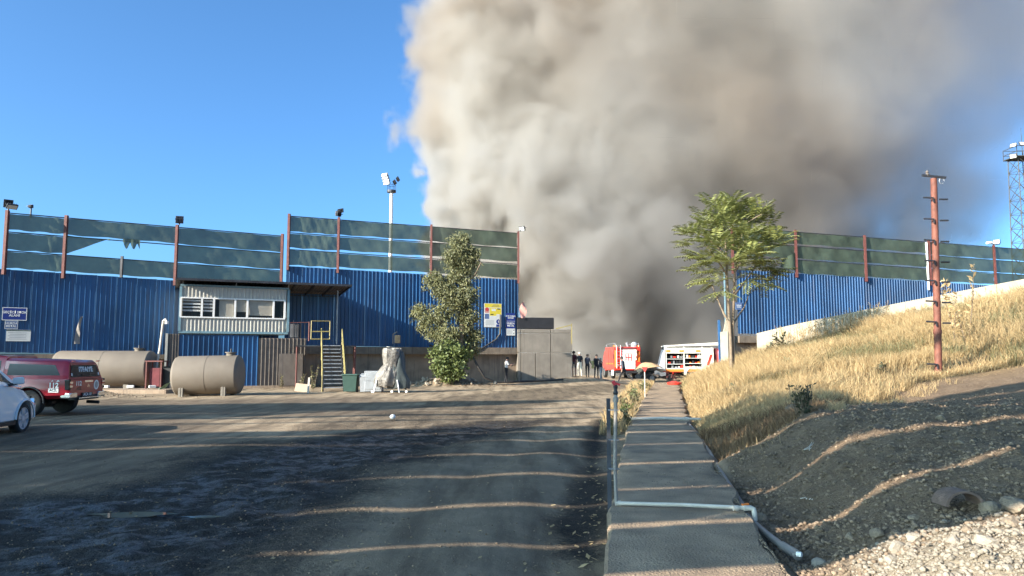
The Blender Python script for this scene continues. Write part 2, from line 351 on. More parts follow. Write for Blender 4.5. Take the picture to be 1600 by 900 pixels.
zn[:, 2] = zn[:, 1] * sstep(-.8, .8, yf - grass_line(xf) + e_ * 2) + np.where((xl(yf) - xf > 0) & (xl(yf) - xf < .9) & (yf > 17) & (yf < 46), .7, 0)
asph = sstep(-1.2, 1.2, pdist(W_ASPH_SHADE, xf, yf) + e_ * 2)
asph = np.maximum(asph, .75 * sstep(19, 14, yf + e_ * 3) * (u_ < 0))  # near road darkened by colour, standing in for shade
ca = me.color_attributes.new('zone', 'FLOAT_COLOR', 'POINT'); ca.data.foreach_set('color', zn.ravel())
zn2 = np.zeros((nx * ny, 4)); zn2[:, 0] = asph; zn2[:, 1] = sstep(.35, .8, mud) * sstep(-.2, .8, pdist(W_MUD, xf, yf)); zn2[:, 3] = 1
zn2[:, 2] = sstep(.0, .3, u_) * sstep(6.6, 5.2, yf + .15 * xf + e_)
ca = me.color_attributes.new('zone_more', 'FLOAT_COLOR', 'POINT'); ca.data.foreach_set('color', zn2.ravel())
gm = bpy.data.materials.new('yard_ground'); gm.use_nodes = True; t = gm.node_tree; b = t.nodes['Principled BSDF']
def nd(tp, **k):
    n = t.nodes.new(tp)
    for a, v in k.items(): setattr(n, a, v)
    return n
geo = nd('ShaderNodeNewGeometry')
def noise(s, d=6, r=.6, vec=None):
    n = nd('ShaderNodeTexNoise'); n.inputs['Scale'].default_value = s; n.inputs['Detail'].default_value = d; n.inputs['Roughness'].default_value = r
    t.links.new(vec or geo.outputs['Position'], n.inputs[0]); return n.outputs[0]
def rng(x, a, b_, c=0, d=1):
    n = nd('ShaderNodeMapRange'); n.inputs[1].default_value = a; n.inputs[2].default_value = b_; n.inputs[3].default_value = c; n.inputs[4].default_value = d
    t.links.new(x, n.inputs[0]); return n.outputs[0]
def mixc(f, a, b_):
    n = nd('ShaderNodeMix', data_type='RGBA')
    for s, v in ((0, f), (6, a), (7, b_)):
        if isinstance(v, (tuple, float, int)): n.inputs[s].default_value = (*v, 1) if isinstance(v, tuple) else v
        else: t.links.new(v, n.inputs[s])
    return n.outputs[2]
def mth(op, a, b_):
    n = nd('ShaderNodeMath', operation=op)
    for s, v in ((0, a), (1, b_)):
        if isinstance(v, (float, int)): n.inputs[s].default_value = v
        else: t.links.new(v, n.inputs[s])
    return n.outputs[0]
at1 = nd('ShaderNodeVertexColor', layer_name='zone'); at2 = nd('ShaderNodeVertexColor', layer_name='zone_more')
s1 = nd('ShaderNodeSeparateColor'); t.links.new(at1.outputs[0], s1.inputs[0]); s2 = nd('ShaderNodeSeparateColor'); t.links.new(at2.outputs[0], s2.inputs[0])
big, mid, sml, vsm = noise(.35), noise(2.2), noise(14), noise(70, 3)
mp = nd('ShaderNodeMapping'); mp.inputs['Scale'].default_value = (1.6, .22, 1); mp.inputs['Rotation'].default_value = (0, 0, R(-14)); t.links.new(geo.outputs['Position'], mp.inputs[0])
trk = noise(1.6, 6, .6, mp.outputs[0])
dust = mixc(rng(mid, .3, .7), (.28, .207, .132), (.42, .32, .212)); dust = mixc(rng(trk, .42, .62, 0, .75), dust, (.125, .092, .060))
dust = mixc(rng(vsm, .55, .8, 0, .6), dust, (.38, .305, .215))
asph_shade_c = mixc(rng(mid, .3, .7), (.128, .096, .066), (.175, .134, .093)); asph_shade_c = mixc(rng(trk, .45, .62, 0, .75), asph_shade_c, (.08, .06, .042))
c = mixc(mth('MULTIPLY', s2.outputs[0], rng(big, .3, .6, .6, 1)), dust, asph_shade_c)
soil = mixc(rng(mid, .3, .7), (.132, .090, .057), (.21, .146, .094)); soil = mixc(rng(sml, .5, .75, 0, .6), soil, (.28, .205, .138))
soil = mixc(s2.outputs[2], soil, (.26, .21, .15))
c = mixc(s1.outputs[1], c, soil)
litter = mixc(rng(sml, .3, .7), (.12, .078, .045), (.33, .225, .115)); c = mixc(s1.outputs[2], c, litter)
mmask = rng(mth('ADD', s1.outputs[0], mth('MULTIPLY', mth('SUBTRACT', sml, .5), .9)), .22, .85)
mudc = mixc(rng(mid, .35, .65), (.018, .016, .014), (.045, .037, .030)); mudc = mixc(rng(sml, .56, .72, 0, .6), mudc, (.07, .057, .044))
c = mixc(mmask, c, mudc); t.links.new(c, b.inputs['Base Color'])
shine = mth('MULTIPLY', mth('MULTIPLY', mmask, s2.outputs[1]), rng(noise(3.0, 7, .7), .45, .58))
t.links.new(rng(shine, 0, 1, .92, .36), b.inputs['Roughness'])
t.links.new(rng(shine, 0, 1, .2, .45), b.inputs['Specular IOR Level'])
hh = mth('ADD', mth('MULTIPLY', sml, rng(s1.outputs[1], 0, 1, .6, 1.6)), mth('MULTIPLY', vsm, .35))
hh = mth('ADD', hh, mth('MULTIPLY', noise(28, 4), mth('MULTIPLY', mmask, 1.2)))
bp = nd('ShaderNodeBump'); bp.inputs['Strength'].default_value = .8; bp.inputs['Distance'].default_value = .05; t.links.new(hh, bp.inputs['Height']); t.links.new(bp.outputs[0], b.inputs['Normal'])
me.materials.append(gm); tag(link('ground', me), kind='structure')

# sidewalk: a thin cast slab with worn edges
mb = MB(); ys = list(np.arange(1.0, 46.8, .14))
rings = []
for y in ys:
    j1 = .09 * float(fbm(np.array([y]), np.array([3.]), 1.4, 4, 31)[0]); j2 = .16 * float(fbm(np.array([y]), np.array([9.]), 1.1, 3, 33)[0])
    a, c_ = float(xl(y)) + j1, float(xr(y)) + j2
    dz = .012 * float(fbm(np.array([y]), np.array([1.]), .5, 2, 35)[0])
    xs = np.linspace(a + .03, c_ - .03, 7)
    rings.append([(a, y, -.3), (a, y, -.025)] + [(x_, y, dz) for x_ in xs] + [(c_, y, -.025), (c_, y, -.3)])
mb.loft(rings); tag(mb.build('sidewalk', M['walk'], smooth=40), kind='structure')
# puddles in the mud
for (px, py, rx, ry) in [(205, 803, .42, .14), (318, 801, .22, .07), (880, 846, .5, .22), (800 + 105, 805, .3, .2)]:
    g = G(px, py, -.13); mb = MB(); n = 26
    z0 = hz(g.x, g.y) + .012
    mb.face([(g.x + rx * (1 + .25 * math.sin(3 * a_) + .12 * math.cos(5 * a_ + px)) * math.cos(a_), g.y + ry * (1 + .2 * math.cos(2 * a_ + px)) * math.sin(a_), z0) for a_ in [2 * math.pi * k / n for k in range(n)]])
    if px < 500: tag(mb.build('puddle', water), kind='structure')

# ------------------------------------------------------------------ corrugated walls and the net screens on them
def corr_profile(wid, pitch=.25, dep=.045):
    xs = []; x = 0
    while x < wid - 1e-6:
        xs += [(x, 0), (x + pitch * .70, 0), (x + pitch * .77, dep), (x + pitch * .90, dep)]; x += pitch
    xs.append((wid, 0)); return xs
def frame_of(a, b_):                          # local frame of a wall: along, out towards the camera side
    t_ = Vector((b_[0] - a[0], b_[1] - a[1], 0)); L = t_.length; t_.normalize(); return t_, Vector((t_.y, -t_.x, 0)), L
def sheet_mesh(wid, h, m_, name='sheet', pitch=.25, dep=.045):
    mb = MB(); pr = corr_profile(wid, pitch, dep)
    for i in range(len(pr) - 1):
        (x0, d0), (x1, d1) = pr[i], pr[i + 1]
        mb.face([(x0, -d0, 0), (x1, -d1, 0), (x1, -d1, h), (x0, -d0, h)])
    return mb.mesh(name, m_)
def wall(label, a, b_, zbot, ztop, ledge, group=None, base_m='old_concrete', rec=.45, sheets=True):
    t_, n_, L = frame_of(a, b_); th = math.atan2(t_.y, t_.x)
    w = thing('corrugated_wall', label, 'wall', (a[0], a[1], zbot(0) if callable(zbot) else zbot), group, th)
    z0 = w.location.z; zt = ztop if callable(ztop) else (lambda s: ztop)
    n = int(round(L / 1.0)); wd = L / n; me_ = sheet_mesh(wd - .004, zt(L / 2) - z0, M['blue'], pitch=(wd - .004) / 4)
    for i in range(n):
        o = link('sheet', me_, w); o.location = (i * wd, random.uniform(-.006, .006), zt((i + .5) * wd) - zt(L / 2) )
    mb = MB().box((L / 2, .12, -ledge / 2), (L, .5, ledge)); mb.build('concrete_ledge', M['ledge'], w)
    mb = MB(); k = int(L / 1.9)
    for i in range(k): mb.box(((i + .5) * L / k, rec, -ledge - (z0 - ledge + .4) / 2 - .003), (L / k - .012, .35, z0 - ledge + .4))
    mb.build('concrete_base', M[base_m], w)
    mb = MB().box((L / 2, .06, zt(L / 2) - z0 - .5), (L, .05, .08)).box((L / 2, .06, .6), (L, .05, .08)); mb.build('girt', M['dark_steel'], w)
    return w
def line2(p, q, e0, e1):                       # wall foot line through two sighted post tops, extended at both ends
    d = Vector((q.x - p.x, q.y - p.y)); d.normalize(); return (p.x - d.x * e0, p.y - d.y * e0), (q.x + d.x * e1, q.y + d.y * e1)
A0, A1 = line2(P(12, 330, 37.6), P(440, 367, 44.9), 3.6, 0)
B0, B1 = line2(P(450, 334, 44.9), P(810, 362, 51.3), 0, 0)
C0, C1 = line2(P(1245, 360, 50.8), P(1600, 388, 59.1), 5.2, 6)
wall('left blue corrugated wall behind the tanks and the parked vehicles', A0, A1, 1.75, lambda s: 6.15 - .019 * s, .25)
wall('middle blue corrugated wall behind the green tree, carrying the yellow poster', B0, B1, 2.25, lambda s: 7.15 - .012 * s, .45)
wall('right blue corrugated wall above the dry grass bank', C0, C1, 3.0, lambda s: 7.4 - .009 * s, .45)

def net_panel(p00, p10, p01, p11, sag=.03, seed=0, hole=None, hang=.05):
    rnd = random.Random(seed); n_ = (p10 - p00).cross(p01 - p00).normalized(); ph = rnd.uniform(0, 6); mb = MB()
    def fn(u, v):
        p = (p00 * (1 - u) + p10 * u) * (1 - v) + (p01 * (1 - u) + p11 * u) * v
        w_ = math.sin(u * 9 + ph) * .5 + math.sin(u * 23 + ph * 2) * .3
        p = p + n_ * (sag * 2.2 * w_ * math.sin(math.pi * v) + .03 * math.sin(u * 40 + v * 5))
        e = (hang * (.5 + .5 * math.sin(u * 14 + ph)) * (1 if v < .5 else -.35)) * abs(2 * v - 1)
        return p + Vector((0, 0, e))
    return mb.grid(22, 5, fn)
def screen(label, a, b_, posts, z0, ztop, rows, skip=(), post_h=.12, group='green net screens standing on the blue walls', extra=None, name='net_screen', pm='rust', gap=.09):
    t_, n_, L = frame_of(a, b_); s = thing(name, label, 'net screen', (a[0], a[1], z0(0)), group)
    at = lambda d, z: Vector((a[0], a[1], 0)) + t_ * d + n_ * .10 + Vector((0, 0, z))
    for d in posts:
        w = .17 if pm == 'rust' else .14
        MB().bar(at(d, z0(d) - .25), at(d, ztop + post_h), w, .14).build('post', M[pm], s)
    for j in range(rows + 1):
        for i in range(len(posts) - 1):
            d0, d1 = posts[i], posts[i + 1]; za = z0(d0) + (ztop - z0(d0)) * j / rows; zb = z0(d1) + (ztop - z0(d1)) * j / rows
            if j: MB().tube([at(d0, za) - n_ * .09, at(d1, zb) - n_ * .09], .028, 6).build('rail', M['dark_steel'], s)
    for i in range(len(posts) - 1):
        for j in range(rows):
            if (i, j) in skip: continue
            d0, d1 = posts[i] + .07, posts[i + 1] - .07
            def z(d, k, dz): return z0(d) + (ztop - z0(d)) * k / rows + dz
            g1 = random.uniform(.4, 1.4) * gap; g2 = random.uniform(.1, .5) * gap
            nn = -n_ * .05
            net_panel(at(d0, z(d0, j, g1)) + nn, at(d1, z(d1, j, g1)) + nn, at(d0, z(d0, j + 1, -g2)) + nn, at(d1, z(d1, j + 1, -g2)) + nn, .03, i * 7 + j).build('net_panel', M['net'], s, smooth=180)
    if extra: extra(s, at, n_, z0)
    return s
tA, nA, LA = frame_of(A0, A1); tB, nB, LB = frame_of(B0, B1); tC, nC, LC = frame_of(C0, C1)
def dist_on(px, a, t_):                        # distance along a wall where the pixel column px meets it
    k = (px - 800) / FPX * 1.009
    return (k * a[1] - a[0]) / (t_.x - k * t_.y)
pA = [dist_on(p, A0, tA) for p in (8, 101, 275, 440)]
pB = [dist_on(p, B0, tB) for p in (450, 528, 673, 809)]
pC = [dist_on(p, C0, tC) for p in (1143, 1242, 1350, 1450, 1551, 1640, 1740)]
def torn(s, at, n_, z0):
    d0, d1 = pA[1] + .07, pA[2] - .07; zt = 9.0; r = (zt - 6.0) / 3
    za, zm = 6.0 + r, 6.0 + 2 * r
    mb = MB()                                   # triangle of net left hanging at the torn bay
    def fn(u, v): 
        top = at(d0 + 2.0 * u, zm + .05 - .12 * u); bot = at(d0 + 2.0 * u, za + .05 + (zm - za) * u)
        p = top * v + bot * (1 - v); return p + n_ * (.06 * math.sin(u * 12 + v * 3))
    mb.grid(14, 5, fn); mb.build('torn_net_flap', M['net'], s, smooth=180)
    mb = MB()
    def fn2(u, v): 
        d = d0 + (d1 - d0) * (.5 + .16 * u); lo = zm - .42 * abs(math.sin(u * 7.4)) - .05
        return at(d, (zm + .1) * v + lo * (1 - v)) + n_ * (.12 * math.sin(u * 13) * (1 - v))
    mb.grid(16, 4, fn2); mb.build('hanging_net_scrap', M['net'], s, smooth=180)
    MB().bar(at((d0 + d1) / 2, 5.95), at((d0 + d1) / 2, za + .12), .12).build('short_post', M['dark_steel'], s)
screen('torn green net screen with a gap in its middle bay, above the left blue wall', A0, A1, pA, lambda d: 6.12 - .019 * d, 9.0, 3, skip={(1, 1)}, extra=torn)
screen('tallest green net screen above the middle blue wall, behind the tree top', B0, B1, pB, lambda d: 7.14 - .012 * d, 10.25, 3, gap=.11)
def tornC(s, at, n_, z0):
    d1 = pC[1] - .08
    MB().grid(8, 6, lambda u, v: at(d1 - 1.3 * u * (1 - .2 * v), 7.5 + .25 * u + v * (1.3 - .75 * u)) + n_ * .1 * math.sin(u * 6)).build('torn_net_flap', M['net'], s, smooth=180)
    MB().bar(at(pC[3] - .25, 6.6), at(pC[3] - .25, 10.2), .10).build('white_post', M['white'], s)
screen('green net screen above the right blue wall, beyond the red pole', C0, C1, pC, lambda d: 7.36 - .009 * d, 10.25, 3, skip={(0, 0)}, extra=tornC)

# tall unseen net screen behind the photographer, shaped to throw shade and streaks
nf = Vector((-.196, .981, 0)); tf = Vector((.981, .196, 0)); KH = math.tan(R(SUN_EL)) / (math.sin(R(SUN_AZ)) * nf.x + math.cos(R(SUN_AZ)) * nf.y); SETB = 1.5
def fz(yn): return (yn + SETB) * KH - .12
f0 = -nf * SETB
sf = thing('net_screen', 'unseen tall slatted green net screen behind the photographer, shaped to cast shade and streaks', 'net screen', (f0.x, f0.y, -.15))
edges = [5.5, 7.0, 8.85, 10.92, 13.2, 15.4, 17.0, 18.3]; GW = .12
def frow(t0, t1, ya, yb, seed):
    q_ = lambda t_, z: f0 + tf * t_ + Vector((0, 0, z))
    n = max(1, int((t1 - t0) / 8)); st = (t1 - t0) / n
    for i in range(n):
        a_, b2 = t0 + i * st, t0 + (i + 1) * st
        mb = MB(); rr = random.Random(seed + i); ph = rr.uniform(0, 6)
        def fn(u, v): return q_(a_ + (b2 - a_) * u, (fz(ya) * (1 - v) + fz(yb) * v) + .012 * math.sin(u * 11 + ph) * (1 - v) + .010 * math.sin(u * 17 + ph) * v) + nf * .03 * math.sin(u * 8 + v * 3)
        mb.grid(14, 3, fn).build('net_panel', M['opaque_net'], sf)
M['opaque_net'] = mat('dense_net', (.035, .06, .05), .9, var=.2)
KB = math.sin(R(SUN_AZ)) / (math.sin(R(SUN_AZ)) * nf.x + math.cos(R(SUN_AZ)) * nf.y)
def tcut(x, yn): return (x - .29 - KB * (yn + SETB)) / .981      # where on the screen the sun ray to a ground point passes
TT = tcut(-9, 22.3)
for k_, cut in ((1, tcut(-2.25, 7)), (2, tcut(-2.75, 8.85)), (3, tcut(-3.2, 10.92)), (4, tcut(-2.2, 13.2))): frow(-90, cut, edges[k_] - GW, edges[k_] + GW, 300 + k_)  # strips added over the gaps to end the light streaks
for j in range(7): frow(-90, 1.5, edges[j] + (GW / 2 if j else 0), edges[j + 1] - (GW / 2 if j < 6 else 0), j * 31)
edges2 = [18.32, 20.6, 24.4, 29.0]
for j in range(3): frow(-140, TT, edges2[j] + (.06 if j else 0), edges2[j + 1] - .06, 400 + j * 31)  # upper rows added to shade the left yard
frow(-140, -90, 5.5, 18.3, 500)
for t_ in (-140, -128, -116, -104, -92, -80, -68, -56, -44, 1.5):
    top = fz(29) if t_ < -60 else fz(18.3)
    MB().bar(f0 + tf * t_ - nf * .12, f0 + tf * t_ - nf * .12 + Vector((0, 0, top)), .14).build('post', M['rust'], sf)
for (yn, w) in [(24.6, .16), (22.3, .34), (20.6, .14)]:
    MB().bar(f0 + tf * TT + Vector((0, 0, fz(yn))), f0 + tf * 1.5 + Vector((0, 0, fz(yn))), .1, w).build('shade_beam', M['dark_steel'], sf)  # beams added above the nets to cast thin dark bands
MB().bar(f0 + tf * 1.4 + Vector((0, 0, fz(18.2))), f0 + tf * 1.4 + Vector((0, 0, fz(24.6))), .1).build('mast', M['rust'], sf)

# ------------------------------------------------------------------ floodlights
def flood_head(root, c, d, w=.42, h=.34, name='floodlight_head'):
    d = Vector(d).normalized(); rot = d.to_track_quat('Z', 'Y').to_matrix()
    mb = MB().box(c, (w, h, .10), rot, .012)
    for k in range(5): mb.box(Vector(c) + rot @ Vector(((k - 2) * w * .18, 0, -.08)), (.02, h * .85, .08), rot)
    o = mb.build(name, M['dark_steel'], root)
    MB().box(Vector(c) + rot @ Vector((0, 0, .053)), (w * .86, h * .84, .006), rot).build('lens', lamp_face, o)
    MB().tube([Vector(c) + rot @ Vector((-w / 2 - .01, 0, 0)), Vector(c) + rot @ Vector((-w / 2, 0, -.2)), Vector(c) + rot @ Vector((w / 2, 0, -.2)), Vector(c) + rot @ Vector((w / 2 + .01, 0, 0))], .014, 5).build('bracket', M['dark_steel'], o)
def floodlight(label, base, stem, heads):
    r = thing('floodlight', label, 'floodlight', base, 'floodlights on the net screen posts')
    MB().tube([base, Vector(base) + Vector((0, 0, stem))], .04, 6).build('stem', M['dark_steel'], r)
    for (off, d, w, h) in heads: flood_head(r, Vector(base) + Vector(off), d, w, h)
def onw(a, t_, n_, px, z, out=.1):
    d = dist_on(px, a, t_); return Vector((a[0], a[1], 0)) + t_ * d + n_ * out + Vector((0, 0, z))
floodlight('double floodlight on the far left post of the torn net screen', onw(A0, tA, nA, 9, 9.13), .12, [((-.02, 0, .34), (-.5, .6, .2), .42, .42), ((.25, -.1, .17), (.5, -.4, -.8), .5, .3)])
floodlight('small floodlight on a thin stem, second from the left edge', onw(A0, tA, nA, 44, 8.9, -.4), .55, [((0, 0, .62), (.2, .9, .1), .2, .18)])
floodlight('single boxy floodlight on the post above the site office', onw(A0, tA, nA, 278, 9.13), .12, [((0, 0, .3), (-.3, .9, -.1), .42, .42)])
floodlight('pair of stacked floodlights on the middle net screen post', onw(B0, tB, nB, 528, 10.37), .12, [((-.05, 0, .24), (-.7, .5, .1), .42, .30), ((.08, .1, .46), (.6, .7, .1), .46, .26)])
floodlight('floodlight at the right end of the middle net screen, against the smoke', onw(B0, tB, nB, 812, 10.37), .10, [((.12, 0, .2), (-.5, -.75, -.45), .48, .34)])
fl = onw(C0, tC, nC, 1551, 10.37); floodlight('floodlight tilted up on the right net screen beside a white camera', fl, .1, [((.25, 0, .25), (-.55, -.5, .35), .5, .42)])
cm = thing('security_camera', 'white bullet camera on the right net screen post', 'camera', fl + Vector((-.35, -.1, .05)))
MB().lathe(fl + Vector((-.2, -.1, .2)), (-1, -.35, -.12), [(0, .07), (.02, .1), (.5, .1), (.52, .085)], 10).build('camera_body', M['white'], cm, smooth=40)
MB().tube([fl + Vector((-.05, 0, .05)), fl + Vector((-.25, -.1, .12))], .03, 6).build('arm', M['white'], cm)

mast = P(611, 345, 80); mz = P(611, 300, 80).z
ms = thing('light_mast', 'tall pale mast with floodlights rising behind the middle net screen', 'light mast', (mast.x, 80, 0))
MB().tube([(mast.x, 80, 0), (mast.x, 80, mz)], [.28, .17], 12).build('pole', M['white'], ms, smooth=40)
MB().lathe((mast.x, 80, mz - .1), (0, 0, 1), [(0, .2), (.05, .5), (.28, .5), (.3, .15)], 14).build('head_frame', M['dark_steel'], ms)
mb = MB()
for a_ in range(6): mb.tube([(mast.x + .45 * math.cos(a_ * 1.05), 80 + .45 * math.sin(a_ * 1.05), mz + .2), (mast.x + .45 * math.cos(a_ * 1.05), 80 + .45 * math.sin(a_ * 1.05), mz + .75)], .025, 5)
mb.tube([(mast.x + .45 * math.cos(k * .524), 80 + .45 * math.sin(k * .524), mz + .75) for k in range(13)], .025, 5); mb.build('guard_rail', M['dark_steel'], ms)
for (dx, dz, w, h, d) in [(-.55, 1.0, .9, .42, (-.5, -.8, .1)), (-.62, 1.32, .9, .42, (-.5, -.8, .15)), (-.72, 1.62, .9, .42, (-.5, -.8, .2)), (-.8, 1.9, .9, .42, (-.5, -.8, .25)), (.35, 1.1, .75, .5, (.75, .3, .55)), (.7, 1.45, .75, .5, (.8, .3, .5))]:
    flood_head(ms, (mast.x + dx, 80, mz + dz), d, w, h)

# lattice tower far right
tw = P(1592, 558, 90); tx, ty = tw.x + 1.75, 90.
lt = thing('lattice_tower', 'dark steel lattice tower with platform floodlights and antenna at the right edge', 'tower', (tx, ty, 0))
zt_ = P(1590, 248, 90).z; lw = 1.15; legs = [(-1, -1), (1, -1), (1, 1), (-1, 1)]
for sx, sy in legs: MB().bar((tx + sx * lw * 1.1, ty + sy * lw * 1.1, 0), (tx + sx * lw * .8, ty + sy * lw * .8, zt_), .10).build('leg', M['tower_grey'], lt)
mb = MB(); nb = 15
for k in range(nb):
    za, zb = zt_ * k / nb, zt_ * (k + 1) / nb; wa, wb = lw * (1.1 - .3 * k / nb), lw * (1.1 - .3 * (k + 1) / nb)
    for i in range(4):
        (ax, ay), (bx, by) = legs[i], legs[(i + 1) % 4]
        mb.bar((tx + ax * wa, ty + ay * wa, za), (tx + bx * wb, ty + by * wb, zb), .045); mb.bar((tx + bx * wa, ty + by * wa, za), (tx + ax * wb, ty + ay * wb, zb), .045)
        mb.bar((tx + ax * wb, ty + ay * wb, zb), (tx + bx * wb, ty + by * wb, zb), .045)
tag(mb.build('lattice_bracing', M['tower_grey'], lt), kind='stuff')
MB().box((tx, ty, zt_ + .05), (2.6, 2.6, .1)).build('platform', M['tower_grey'], lt)
mb = MB()
for sx, sy in legs: mb.bar((tx + sx * 1.25, ty + sy * 1.25, zt_), (tx + sx * 1.25, ty + sy * 1.25, zt_ + 1.3), .06)
for z_ in (.65, 1.3):
    for i in range(4): mb.bar((tx + legs[i][0] * 1.25, ty + legs[i][1] * 1.25, zt_ + z_), (tx + legs[(i + 1) % 4][0] * 1.25, ty + legs[(i + 1) % 4][1] * 1.25, zt_ + z_), .06)
mb.build('guard_rail', M['tower_grey'], lt)
MB().tube([(tx + .3, ty, zt_), (tx + .3, ty, P(1590, 200, 90).z)], [.06, .02], 6).build('antenna', M['tower_grey'], lt)
for dx, dz, d in [(-1.6, 1.35, (-.8, -.5, .5)), (-.5, 1.55, (.1, -.9, .4)), (.8, 1.5, (.5, -.8, .3)), (-1.7, .0, (-.7, -.6, -.4))]: flood_head(lt, (tx + dx, ty - 1.2, zt_ + dz), d, .75, .55)

# ------------------------------------------------------------------ site office on the left wall
o0 = P(281, 490, 39.6); o1 = P(450, 490, 41.9); oL = (Vector((o1.x, o1.y, 0)) - Vector((o0.x, o0.y, 0))).length
oth = math.atan2(o1.y - o0.y, o1.x - o0.x); OFZ = 2.92
so = thing('site_office', 'white corrugated site office cabin with a long window row, raised on the left wall', 'site office', (o0.x, o0.y, OFZ), None, oth)
OH = 2.55; DP = 2.3                            # local: x along the front, y away from the camera, z up from the floor
def ribs(mb, x0, x1, z0, z1, y=0, pitch=.19, dep=.03):
    x = x0
    while x < x1 - .01:
        b_ = min(x + pitch, x1); mb.face([(x, y, z0), (x + pitch * .55, y, z0), (x + pitch * .55, y, z1), (x, y, z1)])
        if b_ - x > pitch * .9:
            mb.face([(x + pitch * .55, y, z0), (x + pitch * .65, y - dep, z0), (x + pitch * .65, y - dep, z1), (x + pitch * .55, y, z1)])
            mb.face([(x + pitch * .65, y - dep, z0), (x + pitch * .9, y - dep, z0), (x + pitch * .9, y - dep, z1), (x + pitch * .65, y - dep, z1)])
            mb.face([(x + pitch * .9, y - dep, z0), (b_, y, z0), (b_, y, z1), (x + pitch * .9, y - dep, z1)])
        x += pitch
WZ0, WZ1 = .80, 1.90
mb = MB(); ribs(mb, .06, oL - .06, .08, WZ0); mb.build('front_wall', M['white_sheet'], so); mb = MB(); ribs(mb, .06, oL - .06, WZ1, OH - .06); mb.build('front_wall', M['white_sheet'], so)
mb = MB().box((oL - .03, DP / 2, OH / 2), (.05, DP - .1, OH - .1)).box((.03, DP / 2, OH / 2), (.05, DP - .1, OH - .1)).box((oL / 2, DP, OH / 2), (oL, .05, OH)); mb.build('side_wall', M['white_sheet'], so)
mb = MB().box((oL / 2, DP / 2, .02), (oL + .06, DP + .1, .12)).box((oL / 2, DP / 2, OH), (oL + .06, DP + .1, .10))
for x in (0, oL): mb.box((x, -.01, OH / 2), (.13, .12, OH - .16))
mb.build('corner_frame', M['pale_blue'], so)
panes = [(.012, .183, 'zebra'), (.201, .292, 'zebra'), (.308, .485, 'half'), (.505, .602, 'plain'), (.615, .852, 'roller'), (.862, .955, 'none')]
wf = MB().box((oL * .485, -.035, WZ0 + .03), (oL * .97, .09, .07)).box((oL * .485, -.035, WZ1 - .03), (oL * .97, .09, .07))
for x in [0.004] + [(panes[i][1] + panes[i + 1][0]) / 2 for i in range(5)] + [.966]: wf.box((oL * x, -.036, (WZ0 + WZ1) / 2), (.10, .086, WZ1 - WZ0 - .10))
wfo = wf.build('window_frame', M['frame'], so)
for (a, b_, k) in panes:
    x0, x1 = a * oL + .03, b_ * oL - .01; w_ = x1 - x0; h = WZ1 - WZ0 - .14; cz = (WZ0 + WZ1) / 2
    MB().box(((x0 + x1) / 2, -.01, cz), (w_, .006, h)).build('pane', M['clear'], wfo)
    if k == 'zebra':
        for j in range(4): MB().box(((x0 + x1) / 2, .04, cz + h / 2 - .10 - j * .18), (w_, .004, .09)).build('blind_slat', M['white'], wfo)
    if k == 'half': MB().box(((x0 + x1) / 2 + .1, .04, cz), (w_ * .78, .004, h)).build('blind', M['blind'], wfo)
    if k == 'roller': MB().grid(10, 4, lambda u, v: (x0 + w_ * u, .04 + .012 * math.sin(v * 6 + u * 3), cz - h / 2 + .12 + (h - .12) * v)).build('blind', M['blind'], wfo)
    if k == 'plain': MB().box(((x0 + x1) / 2, .04, cz + .15), (w_, .004, h - .3)).build('blind', M['blind'], wfo)
MB().box((oL / 2, DP - .3, 1.3), (oL - .3, .02, 2.3)).build('inner_wall', M['brown_sheet'], so)
# canopy: corrugated sheet, high at the front, falling to the wall
inv = Matrix.Rotation(-oth, 4, 'Z')
def loc(p): return inv @ (Vector(p) - so.location)
c0 = loc(P(274, 437, 39.0)); c1 = loc(P(551, 451, 42.7)); cw = c1.x - c0.x; zf = 2.87; zb = 2.52; yb = 3.6
for k in range(9):
    x0, x1 = c0.x + cw * k / 9, c0.x + cw * (k + 1) / 9 - .005
    mb = MB()
    def cf(u, v, dz=0): 
        s_ = (u * 6) % 1; return (x0 + (x1 - x0) * u, c0.y + (yb - c0.y) * v, zf + (zb - zf) * v + (.035 if .6 < s_ < .95 else 0) + dz)
    mb.grid(24, 1, cf); mb.build('canopy_sheet', M['brown_sheet'], so)
mb = MB().box((c0.x + cw / 2, c0.y - .02, zf - .05), (cw, .05, .12))
for k in range(10):
    x = c0.x + cw * k / 9; mb.bar((min(max(x, c0.x + .03), c0.x + cw - .03), c0.y, zf - .055), (min(max(x, c0.x + .03), c0.x + cw - .03), yb, zb - .055), .05, .08)
for v in (.45, .9): mb.box((c0.x + cw / 2, c0.y + (yb - c0.y) * v, zf + (zb - zf) * v - .12), (cw, .06, .05))
mb.build('canopy_frame', M['dark_steel'], so)
mb = MB()
for x in (.1, oL * .5, oL): mb.tube([(x, .05, OH + .05), (x, .05, zf - .08)], .03, 6)
mb.tube([(c1.x - .55, .9, -.55), (c1.x - .55, .9, zf - .25)], .05, 8); mb.build('canopy_prop', M['grey_steel'], so)
